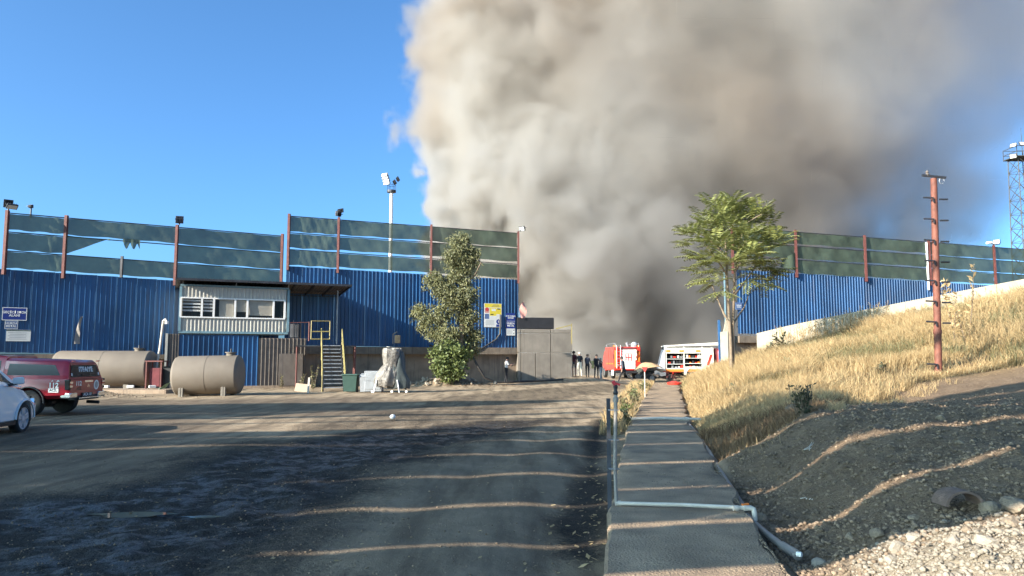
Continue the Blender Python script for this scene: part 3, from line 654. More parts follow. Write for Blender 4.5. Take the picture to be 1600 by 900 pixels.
# lower cladding under the office: brown, blue, brown sheets
cl = thing('sheet_cladding', 'blue and brown corrugated cladding below the white site office', 'cladding', (o0.x, o0.y, -.1), None, oth)
x = (265 - 281) / 169 * oL; hC = OFZ + .1 - .06
xe = [x, (282 - 281) / 169 * oL, (404 - 281) / 169 * oL, (481 - 281) / 169 * oL]; n_cl = 0
for (a, b_, mk, hh_) in [(xe[0], xe[1] - .01, 'brown_sheet', hC - .02), (xe[1], xe[2] - .01, 'blue', hC - .05), (xe[2], xe[3], 'brown_sheet', hC - .2)]:
    n = max(1, round((b_ - a) / .9))
    for i in range(n):
        mb = MB(); pr = corr_profile((b_ - a) / n - .004, ((b_ - a) / n - .004) / 4, .045)
        for q_ in range(len(pr) - 1):
            (xa, da), (xb, db) = pr[q_], pr[q_ + 1]; xx = a + i * (b_ - a) / n
            mb.face([(xx + xa, .06 - da, 0), (xx + xb, .06 - db, 0), (xx + xb, .06 - db, hh_), (xx + xa, .06 - da, hh_)])
        mb.build('sheet', M[mk], cl)
MB().box((xe[0] - .06, .05, hC / 2), (.12, .12, hC)).build('post', M['white_sheet'], cl)
MB().box((xe[3] - .8, -.03, 1.0), (1.3, .03, 1.8)).build('patch_sheet', M['brown_sheet'], cl)
MB().box((xe[3] + .02, 1.2, hC / 2 - .1), (.05, 2.2, hC - .2)).build('end_wall', M['brown_sheet'], cl)
MB().box(((xe[0] + xe[3]) / 2, .08, -.0), (xe[3] - xe[0], .2, .25)).build('kerb', M['old_concrete'], cl)

# stairs and landing
st0 = G(521, 612, -.12); sdir = Vector((-.27, .963, 0)).normalized(); sx_ = Vector((sdir.y, -sdir.x, 0))
stair = thing('staircase', 'steep steel staircase with yellow handrails beside the brown cladding', 'staircase', st0)
NST = 12; SH = 2.35; SR = 4.2; HWD = .50
sp = lambda s_, k, z: st0 + sdir * k + sx_ * s_ + Vector((0, 0, z))
for i in range(NST):
    k = SR * (i + .5) / NST; MB().bar(sp(-HWD + .03, k, SH * (i + 1) / NST), sp(HWD - .03, k, SH * (i + 1) / NST), .28, .045).build('tread', M['grey_steel'], stair)
for sgn in (-1, 1):
    MB().bar(sp(sgn * HWD, -.05, .02), sp(sgn * HWD, SR, SH), .05, .24).build('stringer', M['dark_steel'], stair)
    mb = MB().tube([sp(sgn * (HWD + .06), 0, 0), sp(sgn * (HWD + .06), 0, 1.0), sp(sgn * (HWD + .06), SR, SH + .95)], .03, 6).tube([sp(sgn * (HWD + .06), 0, .5), sp(sgn * (HWD + .06), SR, SH + .45)], .02, 6)
    for k in (1.4, 2.8, 4.2): mb.tube([sp(sgn * (HWD + .06), k, SH * k / SR), sp(sgn * (HWD + .06), k, SH * k / SR + .97)], .024, 6)
    mb.build('handrail', M['yellow'], stair)
MB().bar(sp(-1.9, SR + .55, SH - .02), sp(1.35, SR + .55, SH - .02), 1.1, .07).build('landing', M['dark_steel'], stair)
for s_ in (-1.85, 1.3):
    for k in (SR + .05, SR + 1.05): MB().tube([sp(s_, k, 0), sp(s_, k, SH)], .05, 6).build('landing_leg', M['rust'], stair)
g0 = P(486, 530, 40.6); g1 = P(515, 530, 41.0)
gt = thing('safety_gate', 'yellow tubular gate at the head of the staircase', 'gate', (g0.x, g0.y, g0.z))
Hh = Vector((0, 0, 1.0)); mb = MB().tube([g0, g0 + Hh, g1 + Hh, g1, g0], .035, 6); mb.build('gate_frame', M['yellow'], gt)
MB().tube([g0 + Hh * .42, g1 + Hh * .42], .03, 6).build('middle_rail', M['yellow'], gt)
MB().tube([g0 - Vector((.12, 0, .1)), g0 + Hh - Vector((.12, 0, .05))], .045, 6).build('post', M['rust'], gt)
r0 = P(452, 527, 40.9); r1 = P(482, 529, 41.2)
rl = thing('railing', 'dark thin railing between the site office and the yellow gate', 'railing', r0)
for k in range(6):
    p = r0.lerp(r1, k / 5); MB().tube([p, p + Vector((0, 0, .85 + .1 * (k % 2)))], .018, 5).build('bar', M['dark_steel'], rl)
MB().tube([r0 + Vector((0, 0, .8)), r1 + Vector((0, 0, .9))], .02, 5).build('top_rail', M['rust'], rl)
MB().box(r0.lerp(r1, .25) + Vector((0, .25, .38)), (.5, .3, .76), None, .02).build('slatted_box', M['dark_steel'], rl)

# ------------------------------------------------------------------ storage tanks
def tank(label, c, ax, Ln, r, lean=0):
    ax = Vector(ax).normalized(); up = Vector((0, 0, 1)); t_ = thing('storage_tank', label, 'tank', (c[0], c[1], c[2] - r - .1), 'beige storage tanks')
    c = Vector(c); h = Ln / 2
    mb = MB()
    mb.lathe(c, ax, [(-h, r), (-h + .02, r + .005), (-.03, r + .004), (-.028, r + .014), (.028, r + .014), (.03, r + .004), (h - .02, r + .005), (h, r)], 40)
    mb.build('shell', M['tank'], t_, smooth=50)
    for sg in (-1, 1): MB().lathe(c, ax * sg, [(h - .01, r * .995), (h + .06, r * .96), (h + .13, r * .8), (h + .18, r * .5), (h + .20, .01)], 40).build('end_cap', M['tank'], t_, smooth=70)
    mb = MB().lathe(c + ax * (h * .72) + up * (r - .02), up, [(0, .2), (.13, .2), (.13, .25), (.17, .25), (.17, .02)], 14); hto = mb.build('manhole', M['tank'], t_, smooth=40)
    MB().tube([c + ax * (h * .72) + up * (r + .15), c + ax * (h * .72) + up * (r + .3)], .035, 6).build('vent', M['dark_steel'], hto)
    MB().tube([c + ax * (h * .85) + up * (r - .02), c + ax * (h * .85) + up * (r + .12)], .04, 6).build('vent', M['dark_steel'], t_)
    return t_, c, ax
p = P(326, 588, 33.4); tk, tc, ta = tank('shorter beige storage tank on two posts in front of the blue cladding', (p.x, p.y, .80), (1, .10, .02), 2.6, .86)
for s_, yy in ((-.9, -.62), (.9, -.62), (-.9, .55), (.9, .55)):
    q_ = tc + ta * s_; MB().box((q_.x - .05, q_.y + yy, .12), (.1, .16, .56)).box((q_.x + .05, q_.y + yy, .12), (.08, .13, .52)).build('support_post', M['concrete'], tk)
p = P(165, 576, 37.2); tk2, tc2, ta2 = tank('longer beige storage tank behind the red pickup, on the low slab', (p.x, p.y, 1.03), (1, .08, .0), 4.35, .88)
for s_ in (-1.3, 1.3):
    q_ = tc2 + ta2 * s_; MB().box((q_.x, q_.y, .12), (.25, 1.2, .26)).build('saddle', M['concrete'], tk2)
MB().box((tc2.x + .3, tc2.y - .2, -.05), (7.2, 3.2, .22)).solo('tank_slab', M['old_concrete'], 'low concrete slab under the longer tank', 'slab')
for i, px in enumerate((165, 204, 238)):
    g = P(px, 604, 35.5); MB().box((g.x, g.y, g.z), (.3, .18, .12), Matrix.Rotation(.3 * i, 3, 'Z'), .02).solo('block', M['white'], ['white block on the slab edge below the long tank, leftmost', 'white block on the slab edge below the long tank, in the middle', 'white block on the slab edge, nearest the dispenser'][i], 'block', 'white blocks on the slab edge')
# fuel dispenser and standpipe between the tanks
fd = P(242, 600, 36.6); dsp = thing('fuel_dispenser', 'dark fuel pump frame with red unit between the two tanks', 'fuel pump', (fd.x, fd.y, .06))
mb = MB()
for dx in (-.3, .42):
    for dy in (-.3, .3): mb.box((fd.x + dx, fd.y + dy, .72), (.06, .06, 1.3))
mb.box((fd.x + .06, fd.y, 1.4), (.86, .72, .06)); mb.build('frame', M['rust'], dsp)
MB().box((fd.x + .06, fd.y, .62), (.5, .36, .9), None, .03).build('red_unit', M['maroon_cloth'], dsp)
MB().box((fd.x + .75, fd.y + .35, .6), (.9, .5, 1.1), None, .02).build('dark_cabinet', M['black'], dsp)
sv = P(249, 560, 37.6); pipe = thing('vent_pipe', 'white vertical pipe with a bent top against the left blue wall', 'pipe', (sv.x, sv.y, .4))
MB().tube([(sv.x - .25, sv.y, .4), (sv.x, sv.y, 2.0), (sv.x + .12, sv.y, 3.45), (sv.x + .22, sv.y, 3.52), (sv.x + .3, sv.y - .02, 3.4)], .06, 8).build('tube', M['pipe_white'], pipe, smooth=60)
MB().lathe((sv.x + .3, sv.y, 3.28), (0, 0, 1), [(0, .09), (.14, .09)], 10).build('cowl', M['white'], pipe)
h0 = P(275, 594, 33.2); MB().grid(5, 10, lambda u, v: (h0.x - .75 + .95 * v + .05 * math.sin(v * 9), h0.y - .1 + .22 * u, h0.z - .42 + .62 * v + .06 * math.sin(v * 7 + u * 3))).solo('rag', mat('green_rag', (.16, .26, .2), .9), 'pale green rag hanging at the left end of the shorter tank', 'rag', smooth=180)

# ------------------------------------------------------------------ things by the middle wall
def gz(px, py): return G(px, py, -.12)
g = gz(546, 613); b1 = thing('wheelie_bin', 'dark green bin standing beside the foot of the yellow handrail', 'bin', (g.x, g.y + .3, -.12), 'bins beside the staircase')
rings = [[(g.x + sx * w * .36, g.y + .3 + sy * w * .36, z) for sx, sy in ((-1, -1), (1, -1), (1, 1), (-1, 1))] for z, w in ((-.08, .8), (.7, 1.0))]
MB().loft(rings).build('body', M['green_bin'], b1); MB().box((g.x, g.y + .3, .735), (.8, .8, .07), None, .025).build('lid', M['green_bin'], b1)
mb = MB()
for s_ in (-.25, .25): mb.lathe((g.x + s_ - .04, g.y + .62, -.02), (1, 0, 0), [(0, .1), (.08, .1)], 12)
mb.build('wheel', M['tyre'], b1)
g = gz(566, 613); b2 = thing('wheelie_bin', 'slim grey bin between the green bin and the grey cabinet', 'bin', (g.x + .1, g.y + .3, -.12), 'bins beside the staircase')
MB().loft([[(g.x + .1 + sx * w, g.y + .3 + sy * w, z) for sx, sy in ((-1, -1), (1, -1), (1, 1), (-1, 1))] for z, w in ((-.1, .22), (.62, .26))]).build('body', M['grey_bin'], b2)
MB().loft([[(g.x + .1 + sx * w, g.y + .3 + sy * w, z + (.08 if sy > 0 else 0)) for sx, sy in ((-1, -1), (1, -1), (1, 1), (-1, 1))] for z, w in ((.63, .28), (.72, .25))]).build('lid', M['grey_bin'], b2)
g = gz(582, 613); b3 = thing('equipment_cabinet', 'grey box cabinet between the slim bin and the tarped machine', 'cabinet', (g.x, g.y + .35, -.12))
MB().box((g.x, g.y + .35, .42), (.86, .6, 1.0), None, .02).build('body', M['grey_bin'], b3); MB().box((g.x, g.y + .04, .62), (.74, .02, .36), None, .006).build('panel', M['grey_steel'], b3); MB().box((g.x, g.y + .04, .2), (.74, .02, .36), None, .006).build('panel', M['grey_steel'], b3)
mb = MB()
for sx in (-.36, .36): mb.box((g.x + sx, g.y + .35, -.1), (.08, .5, .06))
mb.build('foot', M['black'], b3)
# machine under a tarpaulin
g = gz(603, 614); mc = thing('covered_machine', 'machine wrapped in a tied silver and dark tarpaulin near the grey cabinet', 'covered machine', (g.x, g.y + .6, -.12))
def cloth(c, prof, seed, amp=.06, n=36):       # a draped cover: rings of uneven radius
    rr = random.Random(seed); ph = [rr.uniform(0, 6) for _ in range(5)]; rings = []
    for (z, rx, ry, dx) in prof:
        ring = []
        for k in range(n):
            a = 2 * math.pi * k / n; f_ = 1 + amp * (math.sin(5 * a + ph[0] + z * 2.2) + .8 * math.sin(9 * a + ph[1] - z * 3.1) + .6 * math.sin(14 * a + ph[2] + z * 5))
            e = 2.6; ca_, sa_ = math.cos(a), math.sin(a); sq = (abs(ca_) ** e + abs(sa_) ** e) ** (-1 / e)
            ring.append((c[0] + dx + rx * f_ * ca_ * sq, c[1] + ry * f_ * sa_ * sq, c[2] + z + .03 * math.sin(7 * a + ph[3])))
        rings.append(ring)
    return MB().loft(rings)
cc = (g.x, g.y + .6, -.12)
cloth(cc, [(.30, .44, .4, -.10), (.5, .54, .48, -.10), (.8, .52, .46, -.06), (1.0, .47, .42, -.02), (1.18, .38, .36, .03), (1.32, .28, .28, .06)], 3, .075).build('lower_cover', M['tarp'], mc, smooth=50)
cloth((cc[0] + .1, cc[1], cc[2]), [(1.26, .33, .3, .03), (1.45, .36, .32, .02), (1.8, .42, .36, .04), (2.05, .44, .38, .06), (2.14, .42, .36, .06), (2.16, .05, .05, .06)], 8, .06).build('upper_cover', M['tarp'], mc, smooth=50)
cloth((cc[0] + .42, cc[1] + .12, cc[2]), [(.2, .5, .4, .1), (.6, .52, .42, .08), (1.0, .40, .4, 0), (1.5, .36, .34, -.02), (1.95, .3, .3, -.02), (2.1, .1, .1, -.05)], 12, .07).build('dark_cover', M['tarp_dark'], mc, smooth=50)
mb = MB()
for dx, dy in ((-.62, -.45), (-.62, .4), (.62, -.4), (.85, .4)): mb.tube([(cc[0] + dx, cc[1] + dy, -.12), (cc[0] + dx * .8, cc[1] + dy * .8, .5)], .04, 6)
mb.build('leg', M['grey_steel'], mc)
for dx in (-.7, .25, .95): MB().lathe((cc[0] + dx, cc[1] - .42, -.06), (0, 1, 0), [(0, .06), (.05, .06)], 12).build('caster', M['white'], mc)
g = gz(471, 613); MB().box((g.x, g.y + .2, .08), (.75, .03, .42), Matrix.Rotation(-.35, 3, 'X') @ Matrix.Rotation(.12, 3, 'Y')).solo('cardboard_sheet', M['cardboard'], 'pale cardboard sheet leaning low in front of the brown cladding', 'cardboard')
g = gz(482, 614); MB().box((g.x, g.y, .25), (.09, .07, .75), Matrix.Rotation(.06, 3, 'Y')).solo('marker_post', M['pipe_white'], 'short pale post left of the staircase foot', 'post')
g = P(621, 537, 46.4); wbx = thing('electrical_box', 'small beige box with a grey conduit on the ledge of the middle wall', 'electrical box', g)
MB().box((g.x, g.y, g.z + .28), (.34, .22, .5), None, .02).build('box_body', M['tan'], wbx); MB().tube([(g.x - .3, g.y + .12, g.z), (g.x - .3, g.y + .12, g.z + .6), (g.x - .05, g.y + .1, g.z + .75)], .04, 6).build('conduit', M['pipe_grey'], wbx)

# ------------------------------------------------------------------ signs
def board(name, label, cat, a, t_, n_, px, z, w, h, m_, group=None, out=.06, th_=.02):
    d = dist_on(px, a, t_); c = Vector((a[0], a[1], 0)) + t_ * d + n_ * out + Vector((0, 0, z))
    s = thing(name, label, cat, c - Vector((0, 0, h / 2)), group)
    MB().bar(c - t_ * w / 2, c + t_ * w / 2, th_, h).build('plate', M[m_], s); UP = Vector((0, 0, 1))
    def put(dx, dz, ww, hh, mm, k=1, nm='print'): 
        q_ = c + t_ * dx + UP * dz + n_ * (th_ / 2 + .002 * k); MB().face([q_ - t_ * ww / 2 - UP * hh / 2, q_ + t_ * ww / 2 - UP * hh / 2, q_ + t_ * ww / 2 + UP * hh / 2, q_ - t_ * ww / 2 + UP * hh / 2]).build(nm, M[mm], s)
    def wr(tx_, dx, dz, sz, mm='white', bold=.03): text(tx_, 'lettering', M[mm], s, c + t_ * dx + UP * dz + n_ * (th_ / 2 + .006), t_, UP, sz, bold)
    def edge(mm='white', e=.03):
        for (dx, dz, ww, hh) in ((0, h / 2 - e / 2, w, e), (0, -h / 2 + e / 2, w, e), (-w / 2 + e / 2, 0, e, h - 2 * e), (w / 2 - e / 2, 0, e, h - 2 * e)): put(dx, dz, ww, hh, mm, 1, 'border')
    return s, put, wr, edge
zA = lambda py, Y: 1.6 + (558 - py) / FPX * Y
s, put, wr, edge = board('wall_sign', 'blue sign with white letters at the far left of the left wall', 'sign', A0, tA, nA, 29, zA(491, 38), 1.06, .66, 'sign_blue', 'blue signs on the walls'); edge(); wr('GEÇİCİ STOK\nALANI', 0, 0, .165)
s, put, wr, edge = board('wall_sign', 'smaller faded blue sign below the far left blue sign', 'sign', A0, tA, nA, 25, zA(508, 38), .56, .42, 'sign_blue2', 'blue signs on the walls'); edge('sign_white', .02); wr('HURDA\nMETAL', 0, 0, .15, 'sign_white', .02)
s, put, wr, edge = board('notice_board', 'white notice board under the blue signs on the left wall', 'notice board', A0, tA, nA, 37, zA(524.5, 38), 1.05, .58, 'sign_white'); put(0, .25, 1.05, .05, 'green_bin'); 
for k in range(5): put(-.05 + .03 * (k % 2), .14 - .08 * k, .8 - .1 * (k % 2), .018, 'grey_bin', 2)
s, put, wr, edge = board('safety_poster', 'yellow and white safety poster with pictograms right of the green tree', 'poster', B0, tB, nB, 770, zA(493, 50.5), 1.28, 1.62, 'sign_white')
put(0, .66, 1.24, .26, 'sign_yellow'); put(.18, .23, .86, .52, 'sign_yellow'); put(-.45, .33, .32, .34, 'pink'); put(-.45, -.08, .32, .34, 'sign_blue2'); put(.05, .36, .3, .14, 'sign_white', 2); put(.42, .44, .22, .07, 'black', 2); put(-.08, .06, .22, .06, 'black', 2)
put(.4, .0, .3, .16, 'sign_white', 2)
for k in range(3): put(.2, .60 + .06 * k, .6 - .1 * k, .02, 'brown_sheet', 2)
for k in range(5): put(-.22, -.36 - .07 * k, .6, .015, 'grey_bin', 2)
d_ = dist_on(770, B0, tB); pc = Vector((B0[0], B0[1], zA(493, 50.5))) + tB * (d_ + .40) + nB * .075 + Vector((0, 0, -.43))
MB().face([pc + tB * .17 * math.cos(a * .524) + Vector((0, 0, .17 * math.sin(a * .524))) for a in range(12)]).build('roundel', M['sign_blue'], s); put(.40, -.42, .05, .16, 'sign_white', 4); put(.4, -.7, .34, .16, 'sign_blue', 2)
pc2 = Vector((B0[0], B0[1], zA(493, 50.5))) + tB * (d_ - .45) + nB * .077 + Vector((0, 0, .40))
MB().face([pc2 + tB * .13 * math.cos(a * .524) + Vector((0, 0, .13 * math.sin(a * .524))) for a in range(12)]).build('roundel', M['sign_red'], s)
s, put, wr, edge = board('wall_sign', 'tall blue and white sign at the right end of the middle wall', 'sign', B0, tB, nB, 797.3, zA(507, 51), .68, 1.55, 'sign_blue', 'blue signs on the walls'); put(0, -.53, .66, .48, 'sign_white', 1); put(0, .22, .66, .02, 'sign_white', 1); wr('ATIK KABUL\nSAHASI', 0, .50, .135); wr('HURDA\nMETAL', 0, -.02, .17)
for k in range(4): put(-.08, -.40 - .08 * k, .38, .015, 'grey_bin', 2)
put(.24, -.40, .07, .06, 'black', 2); put(.24, -.62, .07, .06, 'black', 2)
s, put, wr, edge = board('wall_sign', 'small blue plate behind the slim tree on the right wall', 'sign', C0, tC, nC, 1151, zA(479, 49.2), .55, .5, 'sign_blue2', 'blue signs on the walls'); put(0, .06, .4, .05, 'sign_white'); put(0, -.06, .36, .05, 'sign_white')
# torn scrap of plastic on left wall
d = dist_on(120, A0, tA); q_ = Vector((A0[0], A0[1], 0)) + tA * d + nA * .12
MB().grid(4, 12, lambda u, v: q_ + tA * (.1 + .28 * u * (1 - v * .7) + .25 * v ** 2) + nA * (.05 * math.sin(v * 9 + u * 4)) + Vector((0, 0, 2.3 + 1.45 * v))).solo('plastic_strip', M['pipe_grey'], 'twisted strip of pale plastic hanging on the left blue wall', 'plastic strip', smooth=180)

# ------------------------------------------------------------------ gate walls and posts
k0 = P(809, 590, 51.0); k1 = P(895, 588, 51.9)
cw_ = thing('concrete_gate_wall', 'grey wall of big concrete panels left of the fire engines', 'wall', (k0.x, k0.y, 0))
kt = Vector((k1.x - k0.x, k1.y - k0.y, 0)); KL = kt.length; kt.normalize(); kn = Vector((kt.y, -kt.x, 0)); zt1 = P(850, 515, 52).z
fx = [0, .06, .52, .96, 1]
for row in range(3):
    za, zb = [(-.3, 1.9), (1.915, 3.25), (3.265, zt1)][row]; xs_ = [[.0, .06, .32, .60, 1.], [0, .06, .60, 1.], [0, .06, .6, 1.]][row]
    for i in range(len(xs_) - 1):
        a = k0 + kt * KL * xs_[i]; b_ = k0 + kt * KL * xs_[i + 1]
        c = (a + b_) / 2; c.z = (za + zb) / 2
        MB().box(c - kn * (.3 + random.uniform(0, .02)), ((b_ - a).length - .045, .6, zb - za - .02), Matrix.Rotation(math.atan2(kt.y, kt.x), 3, 'Z'), .015).build('panel', M['concrete'], cw_)
bq = (k0 + kt * KL * .33); bq.z = zt1 + .42
MB().box(bq - kn * .4, (KL * .66, .8, .78), Matrix.Rotation(math.atan2(kt.y, kt.x), 3, 'Z'), .02).solo('black_container', M['black'], 'long black trough standing on the grey concrete gate wall', 'container')
y0 = k0 + kt * KL * .70; y1 = k0 + kt * KL * .985; y0.z = zt1 + .05; y1.z = zt1 + .32
yr = thing('yellow_rail', 'yellow angled rail on the right end of the grey gate wall', 'railing', (y0.x, y0.y, zt1))
MB().bar(y0, y1, .09, .07).build('rail', M['yellow'], yr); MB().bar((y1.x, y1.y, zt1 - 1.0), (y1.x, y1.y, zt1 + .42), .06).build('post', M['yellow'], yr)
q_ = k0 + kt * .35; MB().grid(5, 10, lambda u, v: q_ + kt * (.35 * (u - .5) * (.4 + math.sin(math.pi * min(1, v * .9 + .1)))) + kn * (.1 + .08 * math.sin(v * 8 + u * 4)) + Vector((0, 0, zt1 + .55 + 1.1 * v))).solo('cloth_scrap', M['pink'], 'pinkish rag caught on the end of the black trough', 'rag', smooth=180)
gp = P(1138, 580, 47); gtop = P(1138, 521, 47).z
gpo = thing('gate_post', 'square pale concrete gate post with a pointed cap behind the slim tree', 'post', (gp.x, gp.y, .2))
MB().box((gp.x, gp.y, gtop / 2 + .1), (.62, .62, gtop), Matrix.Rotation(.55, 3, 'Z'), .02).build('shaft', M['pale_concrete'], gpo)
MB().loft([[(gp.x - .05 + sx * w, gp.y + sy * w, z) for sx, sy in ((-1, -1), (1, -1), (1, 1), (-1, 1))] for z, w in ((gtop + .1, .18), (gtop + .9, .03))]).build('cap', M['pale_concrete'], gpo)
gb = P(1124, 580, 48.2); bl = thing('blue_gate_leaf', 'narrow blue steel gate edge beside the concrete gate post', 'gate', (gb.x, gb.y, .2))
MB().bar((gb.x + .05, gb.y, 2.0), (gb.x + 1.0, gb.y + 3.1, 2.0), .12, 3.4).build('leaf', M['blue'], bl); MB().bar((gb.x, gb.y - .2, .1), (gb.x, gb.y - .2, 4.0), .14).build('stile', M['blue'], bl)
wp0 = P(1134, 520, 48.7); wpo = P(1134, 420, 48.7); MB().bar((wp0.x, wp0.y, 2.6), (wp0.x, wp0.y, wpo.z), .08).solo('corner_post', M['pale_blue'], 'slim pale blue corner post at the left end of the right blue wall', 'post')
# sloping retaining wall
q0 = P(1183, 545, 44); q1 = P(1640, 470, 34.2); zr0 = P(1183, 521, 44).z; zr1 = P(1600, 440, 35).z + .25
mb = MB(); rt = Vector((q1.x - q0.x, q1.y - q0.y, 0)); RL = rt.length; rt.normalize(); rn = Vector((rt.y, -rt.x, 0))
rw = thing('retaining_wall', 'sunlit pale sloping retaining wall above the dry grass', 'wall', (q0.x, q0.y, 1))
NSEG = 7
for k in range(NSEG):
    a, b_ = k / NSEG, (k + 1) / NSEG; pa = q0 + rt * RL * a; pb = q0 + rt * (RL * b_ - .015)
    zs = [zr0 + (zr1 - zr0) * a ** .9, zr0 + (zr1 - zr0) * b_ ** .9]
    mb = MB().loft([[(p.x + rn.x * s_, p.y + rn.y * s_, z_) for s_, z_ in ((.0, -.5), (.0, z), (-.35, z), (-.35, -.5))] for p, z in ((pa, zs[0]), (pb, zs[1]))])
    mb.build('wall_segment', M['pale_concrete'], rw)

# ------------------------------------------------------------------ vehicles
def wheel(root, x, y, r, w, out, rim='alloy', name='wheel', spokes=5, rimr=.66):
    o = MB().lathe((x, y - out * w / 2, r), (0, out, 0), [(0, r * .9), (.02, r * .97), (w * .3, r), (w * .7, r), (w - .02, r * .97), (w, r * .9), (w - .005, r * rimr), (w - .06, r * rimr * .96), (w - .06, .01)], 28).build(name, M['tyre'], root, smooth=40)
    mb = MB(); yo = y + out * (w / 2 - .035)
    for k in range(spokes):
        a = 2 * math.pi * k / spokes + .3
        for da in (-.16, .16): mb.bar((x + .05 * math.cos(a), yo, r + .05 * math.sin(a)), (x + r * rimr * .97 * math.cos(a + da), yo, r + r * rimr * .97 * math.sin(a + da)), .03, .075)
    mb.lathe((x, yo - out * .02, r), (0, out, 0), [(0, .075), (.04, .06)], 10)
    mb.lathe((x, yo - out * .015, r), (0, out, 0), [(0, r * rimr), (.03, r * rimr), (.03, r * rimr * .92), (0, r * rimr * .92)], 28)
    mb.build('rim', M[rim], o, smooth=40)
def half_ring(x, prof):                         # prof: (half width, z) from the bottom up; mirrored ring
    return [(x, -w, z) for w, z in prof] + [(x, w, z) for w, z in reversed(prof)]
def interp_ring(stations, x):
    for (xa, pa), (xb, pb) in zip(stations, stations[1:]):
        if xa <= x <= xb:
            t_ = (x - xa) / (xb - xa); return [(a[0] + (b_[0] - a[0]) * t_, a[1] + (b_[1] - a[1]) * t_) for a, b_ in zip(pa, pb)]
    return stations[-1][1]
def side_panel(stations, side, x0, x1, t0, t1, i0, i1, out=.006, n=8, sl0=0, sl1=0):   # panel following the greenhouse side between ring points i0 and i1
    def fn(u, v):
        tt = t0 + (t1 - t0) * v; x = (x0 + sl0 * v) * (1 - u) + (x1 + sl1 * v) * u; r = interp_ring(stations, x); a, b_ = r[i0], r[i1]
        return (x, side * (a[0] + (b_[0] - a[0]) * tt + out), a[1] + (b_[1] - a[1]) * tt)
    mb = MB().grid(n, 3, fn)
    if side < 0: pass
    return mb
def arch(root, x, y, r, side, m_='black', rim=None):
    mb = MB(); pts = [(x + r * 1.22 * math.cos(math.pi * k / 16), y + side * .004, r + r * 1.22 * math.sin(math.pi * k / 16)) for k in range(17)]
    mb.tube(pts, .024, 6); mb.build('arch_trim', M[m_], root, smooth=60)

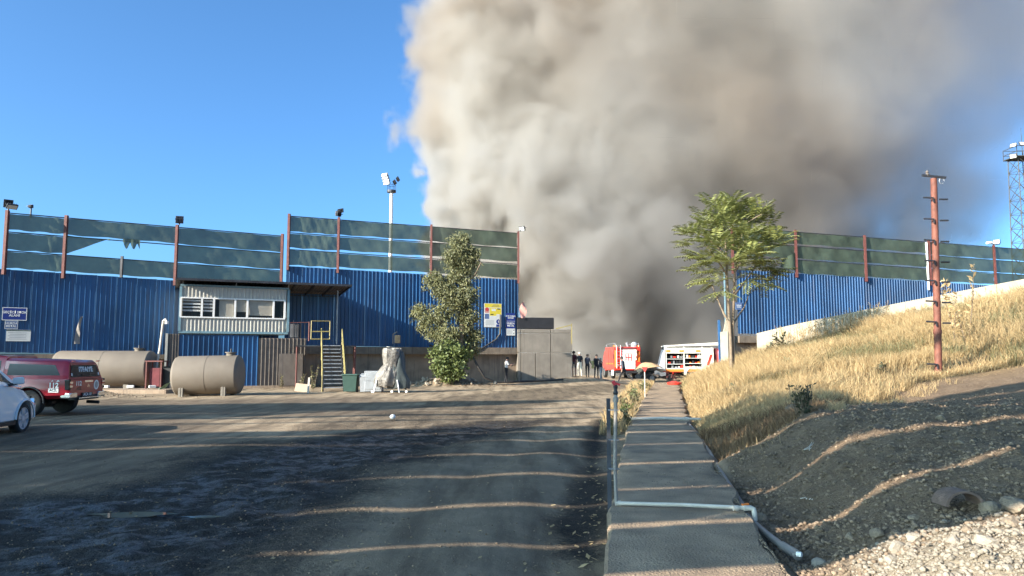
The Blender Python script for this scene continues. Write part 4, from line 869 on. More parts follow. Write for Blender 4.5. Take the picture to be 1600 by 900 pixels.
def cut_arches(o, axles, r, y0=.50):
    bm = MB()
    for x in axles:
        for sd in (1, -1): bm.lathe((x, sd * y0, r * 1.0), (0, sd, 0), [(0, r * 1.2), (.7, r * 1.2)], 28)
    c = link('cutter', bm.mesh('cutter', M['black'])); md = o.modifiers.new('arches', 'BOOLEAN'); md.operation = 'DIFFERENCE'; md.object = c; md.solver = 'EXACT'
    par = o.parent; o.parent = None; dg = bpy.context.evaluated_depsgraph_get(); me_ = bpy.data.meshes.new_from_object(o.evaluated_get(dg)); o.parent = par
    o.modifiers.clear(); o.data = me_; bpy.data.objects.remove(c)
def pickup():
    g = Vector((-13.97, 22.55, -.12))
    r = thing('pickup_truck', 'dark red fire service pickup with a canopy, parked before the long tank', 'pickup', (g.x - 1.55, g.y, g.z), None, math.pi - .03)
    # local: x forward, rear axle at x = -1.55, y left
    body = [(-2.72, [(.70, .60), (.80, .66), (.84, .85), (.83, 1.06)]), (-2.60, [(.74, .52), (.88, .62), (.895, .85), (.875, 1.08)]), (-1.0, [(.76, .46), (.89, .58), (.905, .84), (.885, 1.08)]), (.9, [(.76, .44), (.89, .56), (.905, .82), (.88, 1.06)]),
            (1.6, [(.76, .44), (.885, .56), (.90, .82), (.84, 1.05)]), (2.35, [(.74, .42), (.86, .55), (.86, .8), (.76, .98)]), (2.6, [(.6, .45), (.7, .55), (.7, .75), (.6, .88)])]
    bo = MB().loft([half_ring(x, p) for x, p in body]).build('body', M['red_car'], r, smooth=35)
    cut_arches(bo, (-1.55, 1.5), .385)
    can = [(-2.66, [(.83, 1.075), (.80, 1.15), (.70, 1.48), (.62, 1.56)]), (-2.45, [(.875, 1.075), (.855, 1.15), (.745, 1.55), (.62, 1.63)]), (-1.0, [(.885, 1.075), (.865, 1.15), (.745, 1.60), (.62, 1.68)]), (-.72, [(.885, 1.075), (.865, 1.15), (.745, 1.61), (.62, 1.69)])]
    MB().loft([[(v[0] + (.22 * (v[2] - 1.075) if x < -2.6 else 0), v[1], v[2]) for v in half_ring(x, p)] for x, p in can]).build('canopy', M['red_car'], r, smooth=35)
    cab = [(-.70, [(.885, 1.07), (.865, 1.15), (.70, 1.66), (.60, 1.745)]), (-.3, [(.885, 1.07), (.865, 1.15), (.70, 1.70), (.60, 1.785)]), (.35, [(.88, 1.07), (.86, 1.14), (.69, 1.70), (.58, 1.78)]), (.75, [(.88, 1.06), (.855, 1.12), (.70, 1.55), (.60, 1.62)]), (1.35, [(.86, 1.05), (.85, 1.06), (.80, 1.07), (.78, 1.08)])]
    MB().loft([half_ring(x, p) for x, p in cab]).build('cab', M['red_car'], r, smooth=35)
    for sd in (1, -1):
        side_panel(can, sd, -2.42, -.84, .10, .84, 1, 2, sl0=.22, sl1=.0).build('side_window', M['glass'], r)
        side_panel(cab, sd, -.62, .10, .06, .88, 1, 2, sl1=.0, sl0=.06).build('side_window', M['glass'], r)
        side_panel(cab, sd, .16, .95, .06, .86, 1, 2, sl1=-.42).build('side_window', M['glass'], r)
        for x, rr in ((-1.55, .385), (1.5, .385)): arch(r, x, sd * .915, .385, sd)
        MB().bar((-.6, sd * .90, .40), (1.0, sd * .90, .40), .16, .05).build('side_step', M['black'], r)
        MB().bar((.70, sd * .95, 1.16), (.70, sd * 1.12, 1.18), .12, .16, .03).build('mirror', M['black'], r)
        for x in (-.42, .45): MB().bar((x, sd * .905, .98), (x + .16, sd * .905, .98), .03, .03).build('door_handle', M['chrome'], r)
        MB().bar((-.6, sd * .62, 1.80), (.4, sd * .62, 1.80), .03, .03).build('roof_rail', M['black'], r)
        # lamp cluster wrapping the rear corner
        mb = MB().box((-2.66, sd * .845, .92), (.14, .10, .30), None, .02); lo_ = mb.build('tail_lamp', M['glass'], r)
        MB().box((-2.735, sd * .80, .98), (.012, .12, .06)).box((-2.735, sd * .80, .87), (.012, .12, .06)).build('lens', M['chrome'], lo_)
        MB().box((-2.735, sd * .80, .925), (.012, .12, .04)).build('lens', M['fire_red'], lo_)
        MB().box((-2.62, sd * .70, .60), (.30, .36, .17), None, .04).build('bumper_corner', M['chrome'], r)
        MB().box((-2.64, sd * .60, 1.60), (.04, .12, .03)).build('marker_lamp', M['fire_red'], r)
    for x in (-1.55, 1.5):
        for sd in (1, -1): wheel(r, x, sd * .785, .385, .25, sd, 'dark_steel', spokes=6)
        MB().tube([(x, -.75, .385), (x, .75, .385)], .06, 8).build('axle', M['black'], r)
    MB().lathe((-1.55, -.05, .36), (0, 1, 0), [(-.16, .04), (-.1, .14), (.1, .14), (.16, .04)], 12).build('differential', M['black'], r)
    MB().box((-2.60, 0, .52), (.22, 1.1, .14), None, .02).bar((-2.77, -.45, .49), (-2.77, .45, .49), .10, .04).build('rear_bumper', M['black'], r)
    MB().tube([(-2.83, -.52, .515), (-2.83, .52, .515)], .025, 8).build('step_bar', M['chrome'], r)
    MB().tube([(-2.4, -.55, .36), (-2.75, -.6, .34)], .05, 8).build('exhaust', M['dark_steel'], r)
    # rear glass, tailgate furniture and lettering
    R0 = Vector((-2.69, 0, 0)); ya = Vector((.22, 0, 1)).normalized(); xa = Vector((0, -1, 0)); nz_ = xa.cross(ya)
    rg = lambda s_, t_: Vector((-2.648, 0, 1.13)) + xa * s_ + ya * t_ + nz_ * .012
    wg = MB().face([rg(-.74, 0), rg(.74, 0), rg(.63, .36), rg(-.63, .36)]).build('rear_window', M['glass'], r)
    text('iTFAiYE', 'lettering', M['white'], wg, rg(.05, .22) + nz_ * .006, xa, ya, .21, .035)
    MB().bar(rg(-.2, .06) + nz_ * .02, rg(.2, .06) + nz_ * .02, .02, .03).build('wiper', M['black'], wg)
    for s_ in (-.66, .66): MB().face([rg(s_ - .03, .04) + nz_ * .004, rg(s_ + .03, .04) + nz_ * .004, rg(s_ + .03, .12) + nz_ * .004, rg(s_ - .03, .12) + nz_ * .004]).build('sticker', M['white'], wg)
    T = lambda s_, z: Vector((-2.725 + .02, -s_, z))
    tg = MB().box((-2.700, 0, .87), (.03, 1.42, .38), None, .012).build('tailgate', M['red_car'], r)
    def tp(s0, s1, z0, z1, m_, nm, e=.002): MB().face([(-2.717 - e, -s0, z0), (-2.717 - e, -s1, z0), (-2.717 - e, -s1, z1), (-2.717 - e, -s0, z1)]).build(nm, M[m_], tg)
    tp(-.12, .28, .97, 1.03, 'chrome', 'handle', .004)
    text('112', 'lettering', M['white'], tg, (-2.722, .43, .94), xa, (0, 0, 1), .19, .03)
    tp(-.55, -.26, .73, .85, 'white', 'sticker'); text('ACİL', 'lettering', M['black'], tg, (-2.7225, .405, .79), xa, (0, 0, 1), .10, .03)
    em = MB().face([(-2.721, -.46 + .13 * math.cos(a * .393), .88 + .15 * math.sin(a * .393)) for a in range(16)]).build('emblem', M['white'], tg)
    MB().face([(-2.723, -.46 + .085 * math.cos(a * .393), .88 + .10 * math.sin(a * .393)) for a in range(16)]).build('emblem_disc', M['grey_steel'], em)
    mb = MB()
    for a in (90, 210, 330):
        ca_, sa_ = math.cos(R(a)), math.sin(R(a)); dv = lambda k, l: (-2.722, -.06 - (k * ca_ - l * sa_), .87 + k * sa_ + l * ca_)
        mb.face([dv(0, 0), dv(.035, -.02), dv(.07, 0), dv(.035, .02)])
    mb.build('badge', M['chrome'], tg)
    pl = MB().box((-2.74, .02, .60), (.02, .52, .13)).build('number_plate', M['black'], r); text('ACA 10', 'lettering', M['white'], pl, (-2.752, .02, .61), xa, (0, 0, 1), .12, .02)
    # side lettering
    sxa = Vector((-1, 0, 0)); sya = Vector((0, 0, 1)); sxa = Vector((-1, 0, 0))
    y_ = .912
    text('112', 'lettering', M['white'], bo, (-2.28, y_, .90), sxa, sya, .20, .03)
    MB().face([(-2.13, y_, .70), (-2.43, y_, .70), (-2.43, y_, .82), (-2.13, y_, .82)]).build('sticker', M['white'], bo); text('ACİL', 'lettering', M['black'], bo, (-2.28, y_ + .003, .76), sxa, sya, .10, .03)
    MB().face([(-2.20, y_, 1.02), (-2.27, y_, 1.02), (-2.25, y_, 1.06)]).face([(-2.36, y_, 1.01), (-2.46, y_, 1.02), (-2.40, y_, 1.06)]).build('sticker', M['white'], bo)
    MB().face([(.25, y_ - .01, .98), (-.08, y_ - .01, .98), (-.08, y_ - .01, 1.02), (.25, y_ - .01, 1.02)]).build('sticker', M['white'], bo)
pickup()

def white_car():
    r = thing('parked_car', 'white saloon car parked at the left edge, its front wheel in view', 'car', (-11.90, 15.72, -.14), None, R(97)); r.scale = (1.0, 1.0, 1.06)
    body = [(-2.2, [(.55, .35), (.66, .45), (.68, .7), (.6, .88)]), (-2.05, [(.68, .28), (.82, .4), (.84, .7), (.72, .95)]), (-1.2, [(.72, .22), (.87, .34), (.89, .68), (.80, .98)]), (.4, [(.72, .2), (.87, .32), (.895, .66), (.80, .95)]),
            (1.0, [(.72, .2), (.87, .32), (.89, .64), (.76, .91)]), (1.6, [(.72, .2), (.86, .32), (.87, .62), (.70, .83)]), (2.0, [(.68, .2), (.80, .3), (.80, .56), (.60, .72)]), (2.22, [(.56, .22), (.68, .3), (.66, .5), (.45, .62)]), (2.32, [(.4, .26), (.5, .32), (.46, .46), (.3, .54)])]
    body = [(x, [(w, z if z < .5 else .5 + (z - .5) * 1.24) for w, z in p]) for x, p in body]
    cab = [(-1.75, [(.72, .95), (.70, .97), (.62, 1.0), (.5, 1.01)]), (-1.0, [(.80, .96), (.77, 1.0), (.60, 1.36), (.46, 1.40)]), (.0, [(.80, .95), (.775, .99), (.58, 1.42), (.46, 1.46)]), (.62, [(.80, .94), (.775, .98), (.57, 1.36), (.46, 1.41)]), (1.46, [(.74, .90), (.72, .91), (.66, .92), (.55, .93)])]
    cab = [(x, [(w, .5 + (z - .5) * 1.24 if z < .95 else z + .11) for w, z in p]) for x, p in cab]
    bo = MB().loft([half_ring(x, p) for x, p in body]).build('body', M['white_car'], r, smooth=40); cut_arches(bo, (-1.32, 1.36), .325)
    MB().loft([half_ring(x, p) for x, p in cab]).build('cabin', M['white_car'], r, smooth=40)
    for sd in (1, -1):
        side_panel(cab, sd, -1.0, -.10, .12, .9, 1, 2, sl0=.18).build('side_window', M['glass'], r); side_panel(cab, sd, -.04, 1.06, .12, .9, 1, 2, sl1=-.50).build('side_window', M['glass'], r)
        for x in (-1.32, 1.36): wheel(r, x, sd * .775, .325, .21, sd, spokes=5, rimr=.74); arch(r, x, sd * .892, .325, sd, 'white_car')
        mo = MB().bar((.86, sd * .84, 1.13), (.90, sd * 1.06, 1.15), .12, .15, .04).build('mirror', M['white_car'], r); MB().bar((.84, sd * .74, 1.05), (.86, sd * .92, 1.08), .08, .06).build('mirror_arm', M['black'], mo)
        MB().bar((-.30, sd * .89, .88), (-.12, sd * .89, .88), .03, .035).build('door_handle', M['white_car'], r)
        MB().bar((-1.9, sd * .80, .84), (-2.1, sd * .70, .86), .1, .14).build('tail_lamp', M['fire_red'], r); MB().bar((2.0, sd * .72, .66), (2.22, sd * .52, .62), .08, .12).build('headlamp', M['chrome'], r)
        MB().bar((-.95, sd * .875, .26), (.98, sd * .875, .26), .03, .08).build('sill', M['black'], r)
    MB().grid(6, 3, lambda u, v: (1.42 - .80 * v, (u - .5) * 2 * (.62 - .14 * v), 1.06 + .43 * v)).build('windscreen', M['glass'], r)
white_car()

def fire_engine_rear():
    g = P(975, 590, 66); z = -.34
    r = thing('fire_engine', 'red fire engine seen from behind with a rear ladder, before the smoke', 'fire engine', (g.x + .15, g.y + 3.3, z), 'fire engines at the gate', R(93))
    W, L0, L1 = 1.18, -3.3, 1.2; zb, zt_ = .75, 2.85
    MB().box(((L0 + L1) / 2, 0, (zb + zt_) / 2), (L1 - L0, 2 * W, zt_ - zb), None, .05).build('body', M['fire_red'], r)
    MB().box(((L0 + 3) / 2, 0, .62), (3 - L0, 1.0, .22)).build('chassis', M['black'], r)
    MB().loft([half_ring(x, p) for x, p in [(1.3, [(1.1, .7), (1.15, 1.2), (1.1, 2.0), (1.0, 2.5)]), (2.6, [(1.1, .7), (1.15, 1.2), (1.1, 2.0), (1.0, 2.5)]), (3.1, [(1.0, .7), (1.1, 1.2), (1.05, 1.5), (.95, 1.7)])]]).build('cab', M['fire_red'], r, smooth=30)
    for sd in (1, -1):
        for x in (-1.6, 2.2): wheel(r, x, sd * .98, .5, .3, sd, 'grey_steel', spokes=8, rimr=.6)
        for k in range(3):
            xx = L0 + .75 + 1.28 * k; MB().box((xx, sd * (W + .008), 1.95), (1.14, .03, 1.35), None, .01).build('locker_shutter', M['fire_red'], r)
            MB().box((xx, sd * (W + .028), 1.35), (1.0, .02, .10)).build('reflective_stripe', M['orange'], r)
        MB().box((L0 + .25, sd * (W + .015), 2.0), (.3, .03, .5)).build('vent', M['black'], r)
        MB().box((L0 + .4, sd * (W + .02), .55), (.16, .05, .5)).box((L0 + 1.0, sd * (W + .02), .55), (.16, .05, .5)).build('mud_flap', M['white'], r)
    x = L0 - .02
    sh = MB().box((x - .01, -.10, 1.75), (.04, 1.2, 1.7), None, .01).build('rear_shutter', M['sign_white'], r)
    for k in range(7): MB().box((x - .035, -.10, 1.05 + k * .23), (.012, 1.16, .02)).build('slat', M['grey_steel'], sh)
    for (dy, dz, w, h) in ((.25, 1.9, .07, .6), (0, 1.9, .07, .6), (-.25, 1.9, .07, .6), (0, 1.9, .55, .07), (0, 2.3, .6, .06)): MB().box((x - .045, -.10 + dy, dz), (.008, w, h)).build('print', M['sign_red'], sh)
    ld = MB()
    for yy in (.98, .62): ld.tube([(x - .1, yy, .95), (x - .12, yy, 3.0)], .035, 6)
    ldo = ld.build('ladder', M['sign_white'], r)
    for k in range(6): MB().tube([(x - .1, .62, 1.15 + .32 * k), (x - .1, .98, 1.15 + .32 * k)], .025, 6).build('rung', M['grey_steel'], ldo)
    MB().box((x - .015, 1.08, 1.8), (.02, .16, 1.5)).build('reflective_panel', M['orange'], r); MB().box((x - .015, -1.0, 2.0), (.02, .22, .9)).build('reflective_panel', M['orange'], r)
    MB().box((x - .03, .0, 2.72), (.05, 1.5, .16)).build('header', M['maroon_cloth'], r)
    MB().box((x - .1, 0, .62), (.22, 2.3, .2), None, .03).build('rear_bumper', M['black'], r)
    MB().box((x - .03, .05, .86), (.04, 2.2, .1)).build('lower_stripe', M['fire_red'], r)
    for yy in (-.98, -.85, -.72): MB().box((x - .06, yy, .87), (.02, .07, .06)).build('tail_lamp', M['white'], r)
    mb = MB()
    for yy in (1.05, -1.05): mb.tube([(L0 + .1, yy, zt_), (L0 + .1, yy, zt_ + .3), (L1 - .2, yy, zt_ + .3), (L1 - .2, yy, zt_)], .03, 6)
    mb.build('roof_rail', M['grey_steel'], r)
    MB().lathe((x + .5, -.75, zt_), (0, 0, 1), [(0, .3), (.2, .32), (.42, .2), (.46, .02)], 12).lathe((x + .6, -.2, zt_), (0, .3, 1), [(0, .1), (.4, .14), (.42, .02)], 10).build('roof_gear', M['grey_bin'], r)
    hr = MB().tube([(x - .12, -.75, 2.6 - .1 * k + .0) for k in range(3)], .1, 8); hr.tube([(x - .12 - .05 * math.sin(k), -.75 + .04 * math.cos(2 * k), 2.4 - .14 * k) for k in range(6)], .07, 8); hr.build('hose_bundle', M['cream_cloth'], r)
    MB().box((L0 + .3, W - .1, zt_ + .08), (.25, .2, .14)).box((L0 + .3, -W + .1, zt_ + .08), (.25, .2, .14)).build('beacon', M['orange'], r)
fire_engine_rear()

def fire_engine_side():
    g = P(1084, 598, 60); z = -.30
    r = thing('fire_engine', 'white and red fire engine with open side lockers, partly behind the bank', 'fire engine', (g.x + .1, g.y, z), 'fire engines at the gate', R(-4))
    # local: x right along the truck, side towards the camera is -y
    W = 1.15; x0, x1 = -2.45, 1.30; zb, zt_ = .95, 2.72
    MB().box(((x0 + x1) / 2, .62, (zb + zt_) / 2), (x1 - x0, 1.06, zt_ - zb), None, .02).build('body_core', M['fabric_grey'], r)
    fr = MB()
    for xx in (x0 + .04, -1.0, .42): fr.box((xx, -W + .55, (zb + zt_) / 2), (.08, 1.1, zt_ - zb))
    fr.box(((x0 + .42) / 2, -W + .55, zb + .04), (.42 - x0, 1.1, .08)); fr.build('locker_frame', M['truck_white'], r)
    MB().box(((x0 + x1) / 2, -W + .02, zt_ - .30), (x1 - x0, .06, .46), None, .01).build('upper_panel', M['truck_white'], r)
    for xx in (-2.25, -1.2, .1): MB().box((xx, -W - .02, zt_ - .34), (.34, .02, .16)).build('red_print', M['orange'], r)
    MB().box((-.55, -W - .02, zt_ - .18), (.8, .02, .05)).build('red_print', M['grey_steel'], r)
    MB().box(((.46 + x1) / 2, -W + .3, (zb + zt_) / 2 - .25), (x1 - .46, .7, zt_ - zb - .5), None, .015).build('side_panel', M['truck_white'], r)
    pr = [(.72, 1.25), (.92, 1.25), (1.22, 2.1), (1.02, 2.1)]; MB().face([(a, -W - .058, b_) for a, b_ in pr]).build('red_stripe', M['fire_red'], r)
    MB().loft([[(x0 - .05, y, z_) for y, z_ in ((-W - .04, zt_), (W, zt_), (W, zt_ + .10), (-W - .04, zt_ + .12))], [(x1 + .9, y, z_) for y, z_ in ((-W - .04, zt_ + .12), (W, zt_ + .12), (W, zt_ + .34), (-W - .04, zt_ + .38))]]).build('roof', M['truck_white'], r)
    for (xa, xb, zs) in ((x0 + .1, -1.05, (1.35, 1.75)), (-.95, .36, (1.40, 1.82))):
        for zz in zs: MB().box(((xa + xb) / 2, -W + .35, zz), (xb - xa, .65, .035)).build('locker_shelf', M['sign_white'], r)
    rr = random.Random(5)
    for (xa, xb) in ((x0 + .2, -1.15), (-.85, .3)):
        for zz in (1.02, 1.38, 1.84):
            x = xa
            while x < xb - .1:
                w_ = rr.uniform(.10, .26); h_ = rr.uniform(.12, .28); MB().box((x + w_ / 2, -W + .25 + rr.uniform(0, .2), zz + h_ / 2), (w_ * .85, .25, h_), None, .01).build('locker_gear', M[rr.choice(['fire_red', 'grey_steel', 'black', 'sign_white', 'orange', 'dark_steel'])], r); x += w_ + rr.uniform(.02, .1)
    MB().box(((x0 + x1) / 2, -W + .03, zb - .10), (x1 - x0, .08, .20)).build('orange_skirt', M['orange'], r)
    MB().box(((x0 + 2.6) / 2, .1, .55), (2.6 - x0, .9, .3)).build('chassis', M['black'], r)
    n = 14; mb = MB(); wx = -.25; ww = .80; wr_ = .60
    pts = [(wx + wr_ * math.cos(math.pi * k / n), .5 + wr_ * math.sin(math.pi * k / n)) for k in range(n + 1)]
    top = [(wx + ww * (1 - 2 * k / n), 1.16) for k in range(n + 1)]
    for k in range(n): mb.face([(pts[k][0], -W - .05, pts[k][1]), (top[k][0], -W - .05, top[k][1]), (top[k + 1][0], -W - .05, top[k + 1][1]), (pts[k + 1][0], -W - .05, pts[k + 1][1])])
    mb.face([(pts[0][0], -W - .05, .5), (wx + ww, -W - .05, .5), (top[0][0], -W - .05, 1.16)]); mb.face([(pts[n][0], -W - .05, .5), (top[n][0], -W - .05, 1.16), (wx - ww, -W - .05, .5)])
    MB_ = mb.build('mudguard', M['truck_white'], r)
    for sd in (-1, 1):
        wheel(r, wx, sd * .92, .5, .32, sd, 'grey_steel', spokes=8, rimr=.62); wheel(r, 3.6, sd * .92, .5, .32, sd, 'grey_steel', spokes=8, rimr=.62)
    MB().box((1.75, .05, 1.75), (.75, 2.1, 1.7), None, .02).build('red_bulkhead', M['maroon_cloth'], r)
    MB().tube([(1.72, -W - .05, 1.0), (1.70, -W - .05, 2.35), (1.8, -W - .05, 2.52), (2.1, -W - .05, 2.56), (2.5, -W - .05, 2.6)], .13, 10).build('red_pipe', M['fire_red'], r, smooth=60)
    MB().tube([(2.2, -W, 1.0), (2.2, -W, 2.75)], .03, 6).tube([(2.32, -W, 1.0), (2.32, -W, 2.7)], .03, 6).build('grab_rail', M['fire_red'], r)
    MB().loft([half_ring(x, p) for x, p in [(2.4, [(1.1, .6), (1.15, 1.2), (1.1, 2.0), (1.0, 2.6)]), (3.9, [(1.1, .6), (1.15, 1.2), (1.1, 2.0), (1.0, 2.6)]), (4.3, [(1.0, .6), (1.1, 1.2), (1.05, 1.6), (.95, 1.9)])]]).build('cab', M['fire_red'], r, smooth=30)
    MB().loft([[(x0 - .05, -W, .9), (x0 - .05, W, .9), (x0 - .05, W, 2.5), (x0 - .05, -W, 2.5)], [(x0 - .55, -W + .15, 1.0), (x0 - .55, W - .9, 1.0), (x0 - .25, W - .9, 2.2), (x0 - .25, -W + .15, 2.2)]]).build('rear_cover', M['grey_bin'], r)
    for zz in (.75,): MB().box((x0 + .5, -W + .05, zz), (1.4, .05, .08)).build('step', M['fire_red'], r)
    mb = MB()
    for xx in (-2.3, -1.9, .8, 1.2): mb.bar((xx, -W + .05, .95), (xx, -W + .05, .35), .05)
    mb.build('step_strut', M['fire_red'], r)
fire_engine_side()

def wreck():
    g = P(1020, 592, 58); r = thing('wrecked_car', 'tan crumpled car wreck between the two fire engines', 'wrecked car', (g.x, g.y, -.32), None, R(8))
    rr = random.Random(2)
    rings = []
    for k in range(13):
        x = -1.2 + 2.6 * k / 12; h = .55 + .35 * math.sin(math.pi * min(1, k / 9)) ; w = .75 + .1 * math.sin(k)
        rings.append([(x, -w + rr.uniform(-.05, .05), .28), (x, -w - .05, .55 + rr.uniform(-.05, .05)), (x, -w * .8, h * .85 + rr.uniform(-.06, .06)), (x, -w * .3, h + rr.uniform(-.06, .06)), (x, w * .3, h + rr.uniform(-.06, .06)), (x, w * .8, h * .85), (x, w, .5), (x, w, .28)])
    MB().loft(rings).build('body', M['scorched'], r, smooth=30)
    def hood(u, v):
        x = -1.45 + 2.0 * u; y = -1.0 + 1.5 * v; z = .98 + .62 * math.sin(math.pi * (.12 + .72 * u)) - .25 * (1 - u) - .30 * (1 - v) ** 2 + .05 * math.sin(9 * u + 5 * v) + .04 * math.sin(17 * v)
        return (x, y, z)
    MB().grid(16, 10, hood).build('bonnet', M['tan'], r, smooth=180)
    def flap(u, v): return (-.2 + .9 * u, -1.02, .88 - .28 * v + .05 * math.sin(8 * u) - .15 * u)
    MB().grid(8, 3, flap).build('torn_wing', M['grey_steel'], r, smooth=180)
    wheel(r, -.35, -.78, .30, .2, -1, 'grey_steel'); wheel(r, 1.1, -.78, .30, .2, -1, 'dark_steel')
    mb = MB()
    for k in range(14):
        a = Vector((rr.uniform(.6, 1.9), rr.uniform(-1, -.5), rr.uniform(.1, .5))); mb.bar(a, a + Vector((rr.uniform(-.4, .4), rr.uniform(-.2, .2), rr.uniform(-.1, .4))), rr.uniform(.04, .14), rr.uniform(.03, .1))
    mb.build('debris', M['rust'], r)
wreck()

# ------------------------------------------------------------------ people (one continuous skinned body each)
def person(label, pos, head, h, cloth, pose, hairm='hair', extra=None):
    """pose: dict with leg swing angles (deg, + forward), knee bends, arm (forward, out, elbow bend), lean, head turn; local +y is forward"""
    s = h / 1.75; ps = dict(lL=4, lR=-4, kL=4, kR=6, aL=(8, 8, 15), aR=(0, 8, 15), lean=2, nod=5); ps.update(pose)
    V_, E_, Rr, T_ = [], [], [], []
    def add(p, r, tg, par): V_.append(Vector(p) * s); Rr.append(r * s); T_.append(tg); (E_.append((par, len(V_) - 1)) if par is not None else None); return len(V_) - 1
    ln = R(ps['lean']); up = lambda z, x=0, y=0: Vector((x, y + (z - .95) * math.sin(ln), .95 + (z - .95) * math.cos(ln)))
    pel = add((0, 0, .95), .125, 'bot', None); w = add(up(1.08), .12, 'top', pel); ch = add(up(1.28), .145, 'top', w); nb = add(up(1.43), .085, 'top', ch)
    nk = add(up(1.50), .052, 'skin', nb); nd_ = math.sin(R(ps['nod'])); hd = add(up(1.57) + Vector((0, .02 + .04 * nd_, 0)), .075, 'skin', nk); ht = add(up(1.655) + Vector((0, .02 + .10 * nd_, 0)), .092, 'hair', hd); add(up(1.73) + Vector((0, .0 + .13 * nd_, 0)), .055, 'hair', ht)
    add(up(1.585) + Vector((0, .105 + .05 * nd_, 0)), .018, 'skin', hd)
    dips = {}
    for sd, nm in ((-1, 'L'), (1, 'R')):
        th, kb = R(ps['l' + nm]), R(ps['k' + nm]); hip = Vector((sd * .095, 0, .90)); a = add(hip, .095, 'bot', pel)
        kn = hip + Vector((sd * .01, math.sin(th) * .43, -math.cos(th) * .43)); k_ = add(hip.lerp(kn, .5), .085, 'bot', a); k_ = add(kn, .062, ps.get('shin', 'bot'), k_)
        t2 = th - kb; an = kn + Vector((0, math.sin(t2) * .42, -math.cos(t2) * .42)); c_ = add(kn.lerp(an, .45), .058, ps.get('shin', 'bot'), k_); e = add(an, .042, ps.get('shin', 'bot'), c_)
        hl = add(an + Vector((0, -.02, -.045)), .04, 'shoe', e); add(an + Vector((sd * .02, .15, -.06 + max(0, -math.sin(t2)) * .05)), .036, 'shoe', hl); dips[nm] = an.z
        f_, o_, eb = (R(v) for v in ps['a' + nm]); sh = up(1.41, sd * .17); a = add(sh, .062, 'top', nb)
        dv = Vector((sd * math.sin(o_), math.sin(f_), -math.cos(f_) * math.cos(o_))).normalized(); el = sh + dv * .29; a = add(sh.lerp(el, .5), .05, ps.get('sleeve', 'top'), a); a = add(el, .042, ps.get('fore', 'skin'), a)
        f2 = f_ + eb; dv2 = Vector((sd * math.sin(o_) * .6 - sd * ps.get('in', 0), math.sin(f2), -math.cos(f2))).normalized(); wr = el + dv2 * .25; a = add(el.lerp(wr, .5), .036, ps.get('fore', 'skin'), a); a = add(wr, .026, 'skin', a)
        pm_ = add(wr + dv2 * .06, .036, 'skin', a); lat = dv2.cross(Vector((sd, 0, 0))).normalized()
        for k, (lf, sp_) in enumerate(((.075, -.03), (.085, -.01), (.08, .01), (.06, .03))):
            q1_ = wr + dv2 * (.10 + lf * .45) + lat * sp_ + Vector((-sd * .008, 0, 0)); b1_ = add(q1_, .010, 'skin', pm_); add(q1_ + dv2 * lf * .5 + Vector((-sd * .02, 0, 0)), .008, 'skin', b1_)
        b1_ = add(wr + dv2 * .06 - lat * .045, .011, 'skin', pm_); add(wr + dv2 * .10 - lat * .06, .009, 'skin', b1_)
    zmin = min(v.z for v in V_) - .036 * s
    me_ = bpy.data.meshes.new('body'); me_.from_pydata([v - Vector((0, 0, zmin)) for v in V_], E_, []); o = bpy.data.objects.new('body', me_); col.objects.link(o)
    md = o.modifiers.new('skin', 'SKIN'); 
    for sv_, rr in zip(me_.skin_vertices[0].data, Rr): sv_.radius = (rr, rr)
    me_.skin_vertices[0].data[0].use_root = True
    ch_i = [i for i, t_ in enumerate(T_) if t_ == 'top']; 
    for i in (w, ch): me_.skin_vertices[0].data[i].radius = (Rr[i] * 1.25, Rr[i] * .85)
    o.modifiers.new('sub', 'SUBSURF').levels = 1; o.modifiers['sub'].render_levels = 1
    dg = bpy.context.evaluated_depsgraph_get(); nm_ = bpy.data.meshes.new_from_object(o.evaluated_get(dg)); bpy.data.objects.remove(o)
    keys = ['skin', 'top', 'bot', 'shoe', 'hair']; nm_.materials.clear()
    for k in keys: nm_.materials.append(M[cloth.get(k, {'skin': 'skin', 'shoe': 'black', 'hair': hairm}.get(k, 'black_cloth'))])
    A_ = np.array([list(v - Vector((0, 0, zmin))) for v in V_]); idx = []
    for p in nm_.polygons:
        c = np.array(p.center); j = int(np.argmin(((A_ - c) ** 2).sum(1) / np.maximum(np.array(Rr), .03))); idx.append(keys.index(T_[j]))
    nm_.polygons.foreach_set('material_index', idx); nm_.polygons.foreach_set('use_smooth', [True] * len(idx)); nm_.update(); nm_.name = 'body'
    rt_ = thing('person', label, 'person', pos, None, R(head)); b_ = link('body', nm_, rt_)
    hz_ = (ht, V_[ht] - Vector((0, 0, zmin)))
    hc = hz_[1]; MB().lathe(hc + Vector((0, -.012, -.05 * s)), (0, 0, 1), [(0, .098 * s), (.05 * s, .108 * s), (.10 * s, .098 * s), (.14 * s, .06 * s), (.152 * s, .01)], 14).build('hair', M[cloth.get('cap', hairm)], b_, smooth=70)
    mb = MB()
    for sx in (-.033, .033): mb.lathe(hc + Vector((sx * s, .082 * s, -.02 * s)), (0, 1, 0), [(0, .012), (.008, .009), (.01, .001)], 6)
    mb.build('eye', M['black'], b_); mb = MB().box(hc + Vector((0, .083 * s, -.105 * s)), (.045, .012, .01)); mb.build('mouth', M['maroon_cloth'], b_)
    for sx in (-1, 1): MB().box(hc + Vector((sx * .093 * s, -.005, -.045 * s)), (.02, .035, .055), None, .006).build('ear', M['skin'], b_)
    if extra: extra(rt_, b_, s)
    return rt_
def at_px(px, py, Y, dz=0): p = P(px, py, Y); return Vector((p.x, Y, hz(p.x, Y)))
